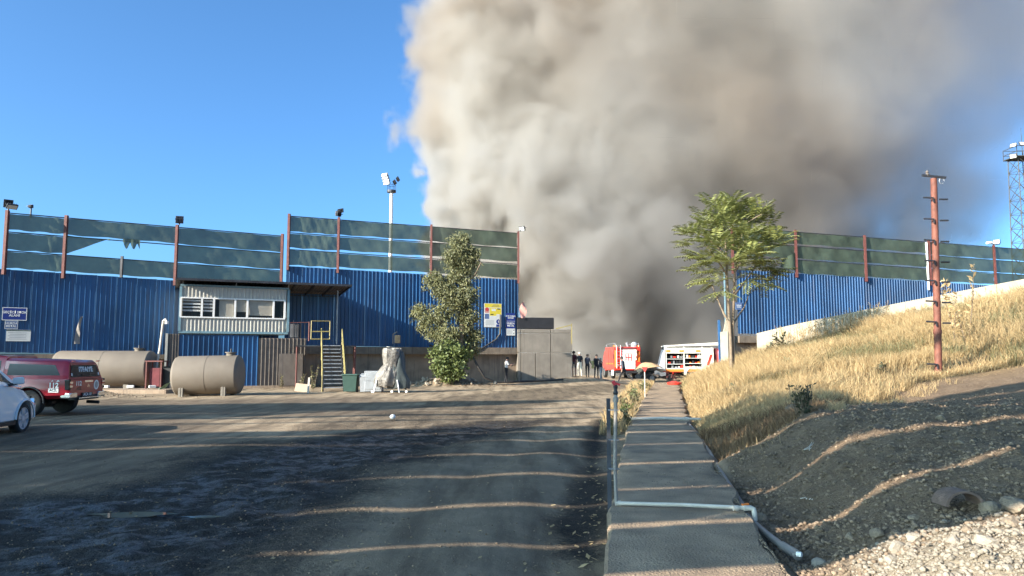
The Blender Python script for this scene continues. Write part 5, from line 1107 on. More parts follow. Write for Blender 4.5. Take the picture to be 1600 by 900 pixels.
person('person in a white T-shirt looking down at a phone by the concrete base', at_px(791, 593, 49.0), -70, 1.68, dict(top='white_cloth', bot='black_cloth'), dict(lL=10, lR=-6, aL=(35, 6, 75), aR=(30, 6, 80), nod=35), extra=lambda r, b_, s: MB().box((.05, .40, 1.13), (.08, .015, .15), Matrix.Rotation(-.7, 3, 'X')).build('phone', M['black'], b_))
person('person in a dark red top standing at the end of the grey gate wall', at_px(897, 588, 52.6), 160, 1.75, dict(top='maroon_cloth', bot='navy_cloth'), dict(shin='skin', lL=3, lR=-3))
person('person in a black top, cream trousers and pale cap seen from behind', at_px(906, 587, 52.2), 10, 1.72, dict(top='black_cloth', bot='cream_cloth', cap='cream_cloth'), dict(lL=6, lR=-5, aL=(12, 12, 20)))
person('person in a dark grey jacket, third of the group by the gate wall', at_px(918, 589, 52.6), -20, 1.60, dict(top='navy_cloth', bot='black_cloth'), dict(fore='top', aL=(20, 5, 40), aR=(20, 5, 40)))
person('person in black clothes with long dark hair holding a yellowish printed coat', at_px(932, 591, 53.2), 195, 1.66, dict(top='black_cloth', bot='black_cloth'), dict(fore='top', aL=(25, 8, 60), aR=(10, 10, 30)), extra=lambda r, b_, s: MB().grid(6, 8, lambda u, v: (.22 + .2 * u + .03 * math.sin(9 * v), .12 + .05 * math.sin(7 * u + 4 * v), .70 + .55 * v)).build('coat', M['hivis'], b_, smooth=180))
person('person in dark work clothes beside the left flank of the red fire engine', at_px(939, 591, 55.5), 120, 1.68, dict(top='black_cloth', bot='grey_bin', cap='grey_bin'), dict(fore='top', aL=(15, 8, 40), lL=12, lR=-10))
person('person in dark clothes striding across the road before the red fire engine', at_px(975, 597, 49.5), 62, 1.78, dict(top='navy_cloth', bot='black_cloth'), dict(fore='top', lL=28, lR=-32, kL=8, kR=25, aL=(-20, 12, 35), aR=(35, 12, 60), lean=10))

# ------------------------------------------------------------------ rusty pole with steps
pb = P(1467, 592, 23); pz = hz(pb.x, 23); ptp = P(1459, 279, 23)
po = thing('step_pole', 'tall red-brown steel pole with side steps standing on the grass bank', 'pole', (pb.x, 23, pz))
pe = lambda z: Vector((pb.x + (ptp.x - pb.x) * (z - pz) / (ptp.z - pz), 23, z))
MB().tube([pe(pz - .3), pe(ptp.z)], [.108, .096], 18).build('shaft', M['rust_pole'], po, smooth=40)
MB().tube([pe(pz + 1.28), pe(pz + 1.40)], [.122, .122], 18).build('collar', M['rust_pole'], po, smooth=40)
for k, py in enumerate((312, 345, 378, 410, 441, 473, 505, 571)):
    z = P(1460, py, 23).z; c = pe(z)
    for sd in (-1, 1):
        if k == 7 and sd > 0: continue
        MB().tube([c + Vector((sd * .13, -.06, 0)), c + Vector((sd * .39, -.06, .0))] if sd > 0 else [c + Vector((-.10, -.13, -.10)), c + Vector((-.10, -.13, .03)), c + Vector((-.40, -.1, .05))], .028, 6).build('step', M['dark_steel'], po)
MB().bar(pe(ptp.z + .03) + Vector((-.36, 0, .08)), pe(ptp.z + .03) + Vector((.38, 0, 0)), .07, .06).build('cross_arm', M['dark_steel'], po)
MB().lathe(pe(ptp.z) + Vector((-.2, 0, .08)), (0, 0, 1), [(0, .03), (.06, .06), (.09, .03), (.13, .055), (.18, .02)], 10).build('insulator', M['brown_sheet'], po)
MB().tube([pe(ptp.z) + Vector((.25 + .08 * math.cos(a * .6), 0, -.08 + .09 * math.sin(a * .6))) for a in range(10)], .012, 5).build('wire_loop', M['grey_steel'], po)

# ------------------------------------------------------------------ pipes along the pavement
sb = G(963, 787, .03); st = Vector((P(962, 624, sb.y).x, sb.y, P(962, 624, sb.y).z)); el = G(1170, 793, .05)
hp = thing('standpipe', 'grey standpipe strapped to a dark bar, red valve on top, at the pavement edge', 'standpipe', (sb.x, sb.y, 0))
MB().tube([(sb.x, sb.y, .035), (sb.x - .01, sb.y, .45), (st.x, st.y, st.z)], .020, 10).build('riser', M['pipe_grey'], hp, smooth=50)
b0 = G(953, 822, -.2); b1_ = Vector((P(957, 626, b0.y).x, b0.y + .35, P(957, 626, b0.y).z)); MB().bar(b0, b1_, .045, .045).build('steel_bar', M['dark_steel'], hp)
mb = MB()
for k in (.35, .62, .9): 
    a = Vector((sb.x, sb.y, 0)).lerp(st, k); mb.tube([a + Vector((-.075, -.03, 0)), a + Vector((.03, -.03, 0)), a + Vector((.03, .03, 0)), a + Vector((-.075, .03, 0)), a + Vector((-.075, -.03, 0))], .005, 4)
mb.build('strap', M['grey_steel'], hp)
MB().lathe(st, (0, 0, 1), [(-.03, .028), (0, .03), (.02, .03), (.03, .02), (.07, .016)], 12).build('coupling', M['pipe_grey'], hp, smooth=40)
va = MB().lathe(st + Vector((0, 0, .05)), (0, 0, 1), [(0, .022), (.02, .03), (.05, .018), (.09, .026), (.11, .014)], 10).build('valve', M['black'], hp, smooth=40)
MB().bar(st + Vector((.0, 0, .15)), st + Vector((-.03, 0, .20)), .03, .04, .008).bar(st + Vector((-.02, 0, .185)), st + Vector((.05, 0, .155)), .025, .02, .006).build('lever', M['valve_red'], va)
cp = thing('crossing_pipe', 'near white pipe lying across the pavement with an elbow at its right end', 'pipe', (sb.x, sb.y, 0))
e2 = Vector((el.x, el.y - .03, .05)); MB().tube([(sb.x, sb.y, .035), Vector((sb.x, sb.y, .03)).lerp(e2, .5) + Vector((0, 0, .01)), e2], .021, 10).build('tube', M['pipe_white'], cp, smooth=50)
MB().tube([e2 - Vector((.06, 0, 0)), e2 + Vector((.01, 0, 0)), e2 + Vector((.035, -.01, -.01)), e2 + Vector((.04, -.02, -.04)), e2 + Vector((.04, -.03, -.12))], .028, 10).build('elbow', M['pipe_white'], cp, smooth=60)
MB().tube([e2 - Vector((.17, 0, 0)), e2 - Vector((.12, 0, 0))], .028, 10).tube([(sb.x - .01, sb.y, .035), (sb.x + .05, sb.y, .034)], .028, 10).build('socket', M['pipe_white'], cp, smooth=60)
MB().bar(e2 + Vector((-.07, .02, .03)), e2 + Vector((.0, .04, .035)), .03, .015).build('red_tag', M['orange'], cp)
f0_ = G(984, 654, .04); f1_ = G(1096, 655, .03)
fp = thing('crossing_pipe', 'far white pipe lying across the pavement near the weeds', 'pipe', (f0_.x, f0_.y, 0))
MB().tube([(f0_.x - .1, f0_.y, .03), ((f0_.x + f1_.x) / 2, f0_.y, .045), (f1_.x, f0_.y, .02)], .038, 8).build('tube', M['pipe_white'], fp, smooth=50); MB().tube([(f1_.x - .45, f0_.y, .03), (f1_.x - .3, f0_.y, .028)], .05, 8).build('socket', M['pipe_white'], fp)
pts = [G(x, y, z) for x, y, z in ((1072, 657, -.06), (1090, 680, -.06), (1108, 706, -.07), (1128, 740, -.06), (1148, 772, -.08), (1163, 795, -.12))]
gp_ = thing('ground_pipe', 'long grey pipe lying along the right pavement edge beside the dry grass', 'pipe', pts[0]); MB().tube(pts, .036, 10).build('tube', M['pipe_grey'], gp_, smooth=60)
MB().tube([pts[1].lerp(pts[2], .4), pts[1].lerp(pts[2], .44)], .042, 10).tube([pts[2].lerp(pts[3], .5), pts[2].lerp(pts[3], .53)], .042, 10).build('joint', M['pipe_white'], gp_)
pts = [G(x, y, z) for x, y, z in ((1166, 806, -.1), (1190, 828, -.09), (1222, 853, -.07))]
gp2 = thing('ground_pipe', 'short grey pipe with a thick end sleeve in the trench at the lower right', 'pipe', pts[0]); MB().tube(pts, .032, 10).build('tube', M['pipe_grey'], gp2, smooth=60)
s0, s1_ = pts[2], G(1247, 868, -.06); MB().tube([s0, s0.lerp(s1_, .02), s0.lerp(s1_, .98), s1_], [.03, .043, .043, .03], 12).build('sleeve', M['pipe_grey'], gp2, smooth=40)
MB().lathe(G(1245, 866, .0), (.7, -.6, .1), [(0, .02), (.04, .02)], 8).solo('pipe_cap', M['white'], 'small white cap beside the thick pipe sleeve', 'pipe cap')
# small marker with a red triangle, red cushion, ball, cable
g = G(1008, 622, -.05); mk = thing('marker_sign', 'thin white stake with a small red triangle among the weeds', 'marker', (g.x, g.y, -.1)); tz = P(1008, 577, g.y).z
MB().tube([(g.x, g.y, -.1), (g.x, g.y, tz)], .022, 6).build('stake', M['pipe_white'], mk)
MB().loft([[(g.x - .12, g.y - .035 + d, tz + .09), (g.x + .12, g.y - .035 + d, tz + .09), (g.x, g.y - .035 + d, tz - .13)] for d in (0, .012)]).build('triangle', M['sign_red'], mk)
g = G(1052, 601, .0); MB().lathe((g.x, g.y - .3, .0), (0, 0, 1), [(0, .36), (.03, .42), (.13, .43), (.17, .34), (.19, .1)], 20).lathe((g.x, g.y - .3, .16), (0, 0, 1), [(0, .2), (.05, .17), (.06, .02)], 14).solo('red_hose_roll', M['fire_red'], 'flat red roll lying at the far end of the pavement', 'hose roll', smooth=40)
g = G(613.5, 656, -.10); MB().lathe((g.x, g.y, -.09), (0, 0, 1), [(0, .02), (.02, .06), (.07, .085), (.12, .06), (.14, .01)], 12).solo('white_ball', M['white'], 'small white ball alone on the dark track', 'ball', smooth=70)
c0_ = onw(B0, tB, nB, 781, 2.9, .12); MB().tube([c0_ + Vector((0, 0, 1.6)), c0_ + Vector((-.03, -.02, .3)), c0_ + Vector((-.3, -.1, -.1)), c0_ + Vector((-1.3, -.6, -.75)), c0_ + Vector((-2.6, -1.3, -1.0)), c0_ + Vector((-3.9, -2.0, -.8)), c0_ + Vector((-4.6, -2.4, -.5))], .055, 6).solo('drooping_hose', M['hose'], 'grey hose drooping from the yellow poster to the tree', 'hose', smooth=60)
hpts = [P(736, 553, 48.6), P(748, 575, 48.6), P(757, 590, 48.7)]; hpts += [Vector((p.x, p.y, hz(p.x, p.y) + .06)) for p in (P(775, 594, 49.0), P(805, 595, 49.6), P(850, 598, 50.2), P(880, 599, 50.6))]
MB().tube(hpts, .075, 7).solo('black_hose', M['hose'], 'thick black hose running from the tree down along the wall foot', 'hose', smooth=60)
fpts = [G(x, y, -.08) for x, y in ((905, 592), (930, 594), (955, 597), (985, 601), (1015, 604), (1040, 605))]
for p in fpts: p.z = hz(p.x, p.y) + .06
MB().tube(fpts, .06, 6).solo('fire_hose', M['hose'], 'flat dark hose crossing the road at the gate', 'hose', smooth=60)

# ------------------------------------------------------------------ trees and plants
def leaf_cloud(blobs, n, ln, wd, rnd, droop=0., cl=7, shell=.45):
    """leaves gathered in twig clusters spread through ellipsoids (centre, radii); returns numpy verts and faces"""
    vs, fs = [], []; vol = [r[0] * r[1] * r[2] for c, r in blobs]; tot = sum(v ** .75 for v in vol)
    for (c, r), vv in zip(blobs, vol):
        for q_ in range(max(4, int(n * vv ** .75 / tot / cl))):
            d = Vector((rnd.gauss(0, 1), rnd.gauss(0, 1), rnd.gauss(0, 1))).normalized(); k = shell + (1 - shell) * rnd.random() ** .6
            k *= .80 + .35 * math.sin(d.x * 5 + c[0] * 3) * math.sin(d.z * 6 + c[2]) + .12 * rnd.random()
            p = Vector(c) + Vector((d.x * r[0], d.y * r[1], d.z * r[2])) * k
            for j in range(cl):
                a = Vector((rnd.gauss(0, 1), rnd.gauss(0, 1), rnd.gauss(0, .7) - droop)).normalized(); b_ = a.cross(Vector((rnd.gauss(0, 1), rnd.gauss(0, 1), rnd.gauss(0, 1)))).normalized()
                o = p + Vector((rnd.gauss(0, .5), rnd.gauss(0, .5), rnd.gauss(0, .5))) * ln; l = ln * rnd.uniform(.6, 1.25); i = len(vs)
                vs += [o, o + a * l * .5 + b_ * wd * .5, o + a * l, o + a * l * .5 - b_ * wd * .5]; fs.append((i, i + 1, i + 2, i + 3))
    return vs, fs
def px_blob(px, py, Y, rx, ry, dy=0): p = P(px, py, Y + dy); k = (Y + dy) / FPX; return (p, (rx * k, (rx + ry) * .5 * k, ry * k))
rnd = random.Random(11); TY = 45.0; g = P(712, 601, TY); tz0 = hz(g.x, TY)
tr = thing('tree', 'tall bushy grey-green tree in front of the middle blue wall', 'tree', (g.x, TY, tz0))
p_ = lambda x, y, d=0: P(x, y, TY + d)
MB().tube([Vector((g.x, TY, tz0 - .2)), p_(716, 560), p_(722, 510), p_(722, 460), p_(720, 410), p_(722, 375)], [.26, .22, .18, .13, .08, .03], 9).build('trunk', M['bark'], tr, smooth=60)
for pts, r_ in (([(720, 540), (700, 515), (676, 495), (655, 488)], .10), ([(722, 520), (738, 505), (752, 495)], .09), ([(721, 470), (695, 450), (676, 436)], .08), ([(721, 450), (742, 430), (752, 410)], .07), ([(720, 420), (702, 400), (698, 390)], .05)):
    MB().tube([p_(x, y, i * .15 * (1 if r_ > .08 else -1)) for i, (x, y) in enumerate(pts)], [r_ * (1 - .25 * i) for i in range(len(pts))], 6).build('limb', M['bark'], tr, smooth=60)
bl_ = [px_blob(720, 386, TY, 21, 24), px_blob(722, 412, TY, 27, 22), px_blob(705, 400, TY, 15, 14, -.4), px_blob(735, 400, TY, 14, 18, .3), px_blob(716, 437, TY, 30, 18), px_blob(678, 437, TY, 22, 15, -.3), px_blob(693, 452, TY, 22, 16, -.5), px_blob(734, 460, TY, 15, 18, -.3),
       px_blob(714, 468, TY, 28, 20, -.5), px_blob(656, 484, TY, 13, 12, -.3), px_blob(667, 499, TY, 16, 13, -.5), px_blob(690, 490, TY, 22, 18, -.4), px_blob(730, 492, TY, 22, 18, -.2), px_blob(744, 528, TY, 11, 16, .2), px_blob(650, 490, TY, 10, 8, .3), px_blob(660, 512, TY, 10, 10, .2), px_blob(724, 372, TY, 12, 10), px_blob(742, 395, TY, 8, 12),
       px_blob(700, 520, TY, 26, 18, -.5), px_blob(728, 520, TY, 20, 18, .3), px_blob(678, 520, TY, 14, 14, -.3), px_blob(735, 545, TY, 16, 14, .3)]
vs, fs = leaf_cloud([(c, (q_[0] * .96, q_[1] * .7, q_[2] * .96)) for c, q_ in bl_], 22000, .22, .062, rnd, droop=1.0)
mb = MB(); mb.add(vs, fs); mb.build('crown', M['leaf_grey'], tr)
bs = thing('bush', 'bright green bush growing at the foot of the tall grey-green tree', 'bush', (g.x - .3, TY - .9, tz0))
vs, fs = leaf_cloud([px_blob(702, 563, TY, 27, 30, -.9), px_blob(690, 552, TY, 18, 18, -1.1), px_blob(718, 555, TY, 18, 20, -.8), px_blob(705, 580, TY, 24, 14, -1.1), px_blob(692, 572, TY, 18, 18, -1.2)], 5200, .20, .12, rnd, droop=.4)
mb = MB(); mb.add(vs, fs); mb.build('foliage', M['leaf_bush'], bs)
mb = MB()
for k in range(6): a = rnd.uniform(0, 6); mb.tube([(g.x - .3, TY - .9, tz0 - .1), (g.x - .3 + .4 * math.cos(a), TY - .9 + .3 * math.sin(a), tz0 + .7), (g.x - .3 + .7 * math.cos(a), TY - .9 + .5 * math.sin(a), tz0 + 1.5)], .03, 5)
mb.build('stem', M['bark'], bs)

# feathery young tree on the bank
rnd = random.Random(23); TY = 34.0; g = P(1143, 585, TY); tz0 = hz(g.x, TY)
tr = thing('tree', 'slim feathery-leaved tree on the grass bank in front of the gate post', 'tree', (g.x, TY, tz0)); p_ = lambda x, y, d=0: P(x, y, TY + d)
MB().tube([Vector((g.x, TY, tz0 - .3)), p_(1142, 540), p_(1140, 505), p_(1138, 470), p_(1136, 430), p_(1134, 385), p_(1130, 345)], [.085, .075, .07, .06, .05, .035, .015], 9).build('trunk', M['bark_pale'], tr, smooth=60)
MB().tube([Vector((g.x + .12, TY + .1, tz0 - .3)), p_(1145, 540, .1), p_(1145, 500, .1), p_(1147, 465, .1), p_(1148, 425, .2), p_(1155, 385, .3), p_(1165, 345, .3)], [.075, .07, .065, .055, .045, .035, .015], 9).build('trunk', M['bark_pale'], tr, smooth=60)
tips = []
for pts, r_ in (([(1140, 506), (1131, 490), (1120, 465), (1112, 445)], .06), ([(1145, 506), (1152, 496), (1163, 480), (1172, 455), (1185, 432)], .055), ([(1147, 462), (1160, 445), (1175, 425), (1192, 405)], .05), ([(1136, 430), (1120, 405), (1105, 385)], .045), ([(1134, 400), (1115, 380), (1095, 365)], .04), ([(1148, 425), (1165, 400), (1180, 375)], .045), ([(1155, 390), (1175, 370), (1195, 360)], .04), ([(1132, 370), (1118, 350), (1112, 335)], .03), ([(1165, 350), (1180, 340), (1190, 335)], .03)):
    dd = rnd.uniform(-.5, .5); MB().tube([p_(x, y, dd * i) for i, (x, y) in enumerate(pts)], [r_ * (1 - .22 * i) for i in range(len(pts))], 6).build('limb', M['bark_pale'], tr, smooth=60); tips.append((pts[-1], dd * 2))
fr_v, fr_f = [], []
def frond(o, d, L, rnd):
    d = d.normalized(); sd = d.cross(Vector((0, 0, 1))); sd = sd.normalized() if sd.length > .01 else Vector((1, 0, 0)); n = 9
    pp = [o + d * L * t_ + Vector((0, 0, -.20 * L * t_ * t_)) for t_ in [i / n for i in range(n + 1)]]
    i0 = len(fr_v)
    for a in range(0, n, 3):
        b_ = min(a + 3, n); w_ = Vector((0, 0, .012)); i = len(fr_v); fr_v.extend([pp[a] - w_, pp[b_] - w_ * .5, pp[b_] + w_ * .5, pp[a] + w_]); fr_f.append((i, i + 1, i + 2, i + 3))
    for k in range(2, n + 1):
        for s_ in (-1, 1):
            ll = .33 * L ** .5 * (1 - .5 * abs(k / n - .45)) * rnd.uniform(.85, 1.15); out = (sd * s_ + d * .35 + Vector((0, 0, -.35 + rnd.uniform(-.15, .1)))).normalized(); a = pp[k]; t2 = (pp[k] - pp[k - 1]).normalized() * (.040 * L ** .5)
            i = len(fr_v); fr_v.extend([a, a + out * ll * .45 + t2, a + out * ll, a + out * ll * .45 - t2]); fr_f.append((i, i + 1, i + 2, i + 3))
whorls = [(1134, 332, 0), (1120, 338, -.3), (1150, 330, .2), (1165, 340, .2), (1105, 352, -.3), (1130, 355, -.5), (1150, 352, -.4), (1180, 345, .2), (1196, 356, .3), (1093, 368, -.3), (1112, 375, -.6), (1135, 380, -.7), (1158, 372, -.6), (1178, 368, -.3), (1200, 374, .2), (1205, 390, .1), (1105, 398, -.3), (1122, 405, -.5), (1145, 405, -.6), (1165, 398, -.5), (1185, 398, -.2), (1192, 412, .1), (1112, 412, -.2), (1125, 424, -.2), (1178, 414, 0), (1190, 422, .1), (1115, 434, 0), (1170, 412, -.4), (1085, 382, -.1), (1140, 345, .5), (1175, 380, .7), (1110, 385, .7), (1145, 385, .9), (1125, 365, .9), (1160, 355, .8), (1118, 322, .2), (1140, 318, -.2), (1158, 326, .3), (1185, 332, 0), (1100, 345, .3), (1080, 370, .2), (1212, 372, .3), (1090, 400, 0), (1100, 424, .2), (1118, 444, 0), (1130, 454, -.3), (1175, 436, -.2), (1190, 442, .2), (1200, 429, .3), (1165, 424, .5), (1150, 414, -.5), (1195, 425, .5), (1132, 425, .6), (1112, 415, .6), (1138, 360, .3), (1128, 392, .4), (1148, 392, 0), (1160, 385, -.4), (1120, 372, .5), (1170, 355, .6), (1145, 372, .9), (1110, 360, .8), (1185, 385, .4), (1140, 412, -.9), (1158, 418, .8), (1128, 345, .7), (1155, 340, .8), (1175, 400, -.9)]
for (x, y, dd) in whorls:
    o = p_(x + rnd.uniform(-5, 5), y + rnd.uniform(-4, 4), dd * 1.6); nfr = rnd.randint(5, 8)
    for k in range(nfr):
        a = 2 * math.pi * k / nfr + rnd.uniform(-.3, .3)
        rad = (o - p_(1148, 425)); rad = rad.normalized() if rad.length > .3 else Vector((0, 0, 1)); frond(o, Vector((math.cos(a), math.sin(a), rnd.uniform(-.2, .7))) + rad * .8, rnd.uniform(.76, 1.30), rnd)
mb = MB(); mb.add(fr_v, fr_f); tag(mb.build('crown', M['leaf_tree'], tr), None)

def weed(label, x, y, h, n, mk, name='weed', spread=.35, ln=.16, cat='plant', group=None, upright=1.6):
    z = hz(x, y); w = thing(name, label, cat, (x, y, z), group); rr = random.Random(int(x * 100) + int(y * 10)); st_ = MB(); vs, fs = [], []
    for k in range(n):
        a = rr.uniform(0, 6.28); hh_ = h * rr.uniform(.55, 1); tip = Vector((x + math.cos(a) * spread * hh_ * rr.random(), y + math.sin(a) * spread * hh_ * rr.random(), z + hh_)); base = Vector((x + rr.gauss(0, .06 * h), y + rr.gauss(0, .06 * h), z - .05))
        st_.tube([base, base.lerp(tip, .5) + Vector((rr.gauss(0, .03), rr.gauss(0, .03), 0)), tip], [.012 * h ** .5, .009 * h ** .5, .003], 4)
        for j in range(int(13 * h / .8) + 4):
            t_ = rr.uniform(.15, 1); o = base.lerp(tip, t_); d = Vector((rr.gauss(0, 1), rr.gauss(0, 1), rr.uniform(.1, upright))).normalized(); b_ = d.cross(Vector((rr.gauss(0, 1), rr.gauss(0, 1), rr.gauss(0, 1)))).normalized(); l = ln * rr.uniform(.5, 1.2)
            i = len(vs); vs += [o, o + d * l * .5 + b_ * l * .18, o + d * l, o + d * l * .5 - b_ * l * .18]; fs.append((i, i + 1, i + 2, i + 3))
    st_.build('stem', M['bark_pale'], w); mb = MB(); mb.add(vs, fs); mb.build('leaves', M[mk], w); return w
for (px, py, Y, h, n, mk, lab) in [
    (1254, 645, 11.6, .50, 44, 'leaf_dark', 'dark green shrub at the top of the dirt bank, its tip leaning right'), (1142, 636, 22.5, .62, 16, 'leaf_dark', 'dark weed at the lower edge of the dry grass near the pavement'), (1378, 600, 24, .45, 8, 'leaf_dark', 'small grey-green plant in the grass left of the red pole'),
    (1232, 570, 29, .5, 9, 'weed', 'small green tuft in the middle of the grass bank'), (1222, 545, 38, 1.3, 10, 'weed', 'leafy weed in front of the left end of the pale retaining wall'), (1205, 550, 39, 1.0, 8, 'leaf_dark', 'darker weed at the corner of the pale retaining wall'), (1500, 560, 27, 2.9, 5, 'straw', 'tall dry stalk standing right of the red pole'),
    (1290, 575, 27, .4, 9, 'weed', 'low yellow-green tuft below the pale retaining wall'), (1475, 450, 30, .0, 0, '', '')]:
    if n:
        p = P(px, py, Y); weed(lab, p.x, Y, h, n, mk, 'weed', .45, (.085 if n > 30 else .16) if h < 1 else .22)
for k, (px, Y, h) in enumerate([(988, 18.4, .5), (985, 20.2, .55), (991, 22.0, .6), (998, 24.0, .55), (994, 26, .6), (1004, 28.5, .7), (1010, 32, .6), (1000, 36, .6), (979, 17.2, .4), (1013, 37, .5)]):
    x = float(xl(Y)) - .10 - .13 * (k % 3); weed('green and straw coloured weed along the left pavement edge', x, Y, h, 20, ('weed', 'leaf_bush')[k % 3 == 1], 'weed', .5, .12, group='weeds along the left pavement edge')
for k, (px, py, h, lab) in enumerate([(431, 600, 1.5, 'tall pale weed against the brown cladding right of the shorter tank'), (440, 606, .8, 'low pale weed in front of the brown cladding'), (471, 610, .9, 'spiky weed beside the cardboard sheet'), (487, 611, 1.3, 'tall thin weed at the left side of the staircase foot'), (677, 598, .9, 'thin weed at the left end of the stone heap')]):
    g = G(px, py, -.1); weed(lab, g.x, g.y, h, 5, 'weed', 'weed', .3, .14)

# dry grass: blades on the bank, denser and taller where the photograph shows it
def blades(name, label_kind, pts, hts, wd, m_, lean=.35, seed=0):
    rs = np.random.RandomState(seed); n = len(pts); z = height(pts[:, 0], pts[:, 1]) - .03
    a = rs.uniform(0, 2 * np.pi, n); dx, dy = np.cos(a), np.sin(a); l = rs.uniform(.05, 1, n) * lean * hts; b2 = rs.uniform(0, 2 * np.pi, n); wx, wy = np.cos(b2) * wd, np.sin(b2) * wd
    base = np.stack([pts[:, 0], pts[:, 1], z], 1); W_ = np.stack([wx, wy, wx * 0], 1)
    mid = base + np.stack([dx * l * .35, dy * l * .35, hts * .6], 1); tip = base + np.stack([dx * l, dy * l, hts * rs.uniform(.85, 1, n)], 1)
    v = np.stack([base - W_, base + W_, mid + W_ * .8, mid - W_ * .8, tip], 1).reshape(-1, 3)
    i = np.arange(n) * 5; me_ = bpy.data.meshes.new(name); me_.vertices.add(len(v)); me_.vertices.foreach_set('co', v.ravel())
    lp = np.stack([i, i + 1, i + 2, i + 3, i + 3, i + 2, i + 4], 1).ravel(); me_.loops.add(len(lp)); me_.loops.foreach_set('vertex_index', lp)
    st_ = np.stack([np.arange(n) * 7, np.arange(n) * 7 + 4], 1).ravel(); me_.polygons.add(2 * n); me_.polygons.foreach_set('loop_start', st_); me_.update(calc_edges=True); me_.materials.append(M[m_])
    return tag(link(name, me_), label_kind[0], label_kind[1], kind='stuff')
rs = np.random.RandomState(5)
def scatter(n, x0, x1, y0, y1, ok, power=1.6):
    out = []; tot = 0
    while tot < n:
        y = y0 * (y1 / y0) ** rs.uniform(0, 1, n); x = rs.uniform(x0, x1, n); k = ok(x, y) & (rs.uniform(0, 1, n) < .15 + .85 * (fbm(x, y, .55, 3, 77) > -.12)); p = np.stack([x[k], y[k]], 1); out.append(p); tot += len(p)
    return np.concatenate(out)[:n]
wall_y = lambda x: np.interp(x, [q0.x, q1.x], [q0.y, q1.y])
def ok_bank(x, y): u = x - xr(y); return (u > .12) & (y > grass_line(x) + .3) & ((x < q0.x) | (y < wall_y(x) - .1)) & (y < 49) & (x < y * .80)
def pix_ok(x, y): return np.abs(x / y) < .80
pts = scatter(175000, 4, 30, 15, 49, ok_bank); u = pts[:, 0] - xr(pts[:, 1]); hh_ = (.22 + .50 * np.clip(.5 + fbm(pts[:, 0], pts[:, 1], .45, 3, 91), 0, 1)) * sstep(.0, 1.5, u + .5) * rs.uniform(.4, 1.45, len(pts)) * np.interp(pts[:, 1], [15, 22, 30], [.55, .85, 1.1])
blades('dry_grass', ('dense golden dry grass covering the bank on the right', 'grass'), pts, hh_, .0035 + .00017 * pts[:, 1], 'straw', 1.0, 1)
def ok_grey(x, y): return ok_bank(x, y) & ((x > 9.5) | (y > 25)) & (fbm(x, y, .35, 3, 55) + .25 * (x > 13.6) - .12 * (x < 12) > .12)
pts = scatter(24000, 4, 28, 15, 48, ok_grey); hh_ = rs.uniform(.15, .75, len(pts)); blades('grey_green_growth', ('patches of grey-green growth among the dry grass on the bank', 'grass'), pts, hh_, .008, 'weed', 1.0, 12)
def ok_rus(x, y): u = x - xr(y); return (u > .05) & (u < 3.6) & (y > 10.6 + 0 * x) & (y > grass_line(x) - .25) & (y < grass_line(x) + 4) & (x < y * .8)
pts = scatter(26000, 3, 14, 10.6, 26, ok_rus); hh_ = rs.uniform(.08, .30, len(pts)); blades('russet_grass', ('low russet grass between the pavement and the dirt bank', 'grass'), pts, hh_, .007, 'russet', .9, 2)
def ok_sparse(x, y): u = x - xr(y); return (u > .3) & (y > grass_line(x) - 1.1) & (y < grass_line(x) + .8) & (x < y * .8) & (fbm(x, y, .8, 3, 61) > .06)
pts = scatter(3500, 3, 16, 9, 24, ok_sparse); hh_ = rs.uniform(.05, .22, len(pts)); blades('edge_grass', ('sparse dry grass straggling over the edge of the bare soil', 'grass'), pts, hh_, .004, 'straw', 1.2, 21)
def ok_left(x, y): u = xl(y) - x; return (u > .0) & (u < .30 + .022 * y) & (y > 17) & (y < 46)
pts = scatter(9000, 1.5, 9, 15.5, 46, ok_left); hh_ = rs.uniform(.12, .50, len(pts)); blades('verge_grass', ('straw grass on the strip left of the pavement', 'grass'), pts, hh_, .010, 'straw', .6, 3)
# tall feathery stalks: against the wall top and right of the pole
def stalks(name, lab, spots, seed):
    rr = random.Random(seed); mb = MB()
    for (x, y, h) in spots:
        z = hz(x, y); t_ = Vector((x + rr.gauss(0, .18) * h, y + rr.gauss(0, .12) * h, z + h)); b_ = Vector((x, y, z - .05)); m_ = b_.lerp(t_, .55) + Vector((0, 0, .05 * h))
        for a, c in ((b_, m_), (m_, t_)): mb.face([a - Vector((.006, 0, 0)), a + Vector((.006, 0, 0)), c + Vector((.004, 0, 0)), c - Vector((.004, 0, 0))])
        for k in range(7):
            o = m_.lerp(t_, .35 + .65 * k / 6); d = Vector((rr.gauss(0, .6), rr.gauss(0, .4), 1)).normalized() * .14; s_ = Vector((.013, 0, 0)); mb.face([o - s_ * .4, o + d * .5 + s_, o + d, o + d * .5 - s_])
    return tag(mb.build(name, M['straw']), lab, 'grass', kind='stuff')
rr = random.Random(9); sp_ = []
for k in range(330):
    t_ = rr.betavariate(1.6, 2.4); x = q0.x + (q1.x - q0.x) * t_ * .9; y = q0.y + (q1.y - q0.y) * t_ * .9 - rr.uniform(.2, 1.3); sp_.append((x, y, rr.uniform(.4, 1.5 if .10 < t_ < .55 else .7)))
for k in range(150): y = rr.uniform(23.5, 28); x = y * rr.uniform(.595, .72); sp_.append((x, y, rr.uniform(.6, 1.25)))
stalks('tall_grass_stalks', 'tall seeding grass stalks along the retaining wall and right of the pole', sp_, 4)

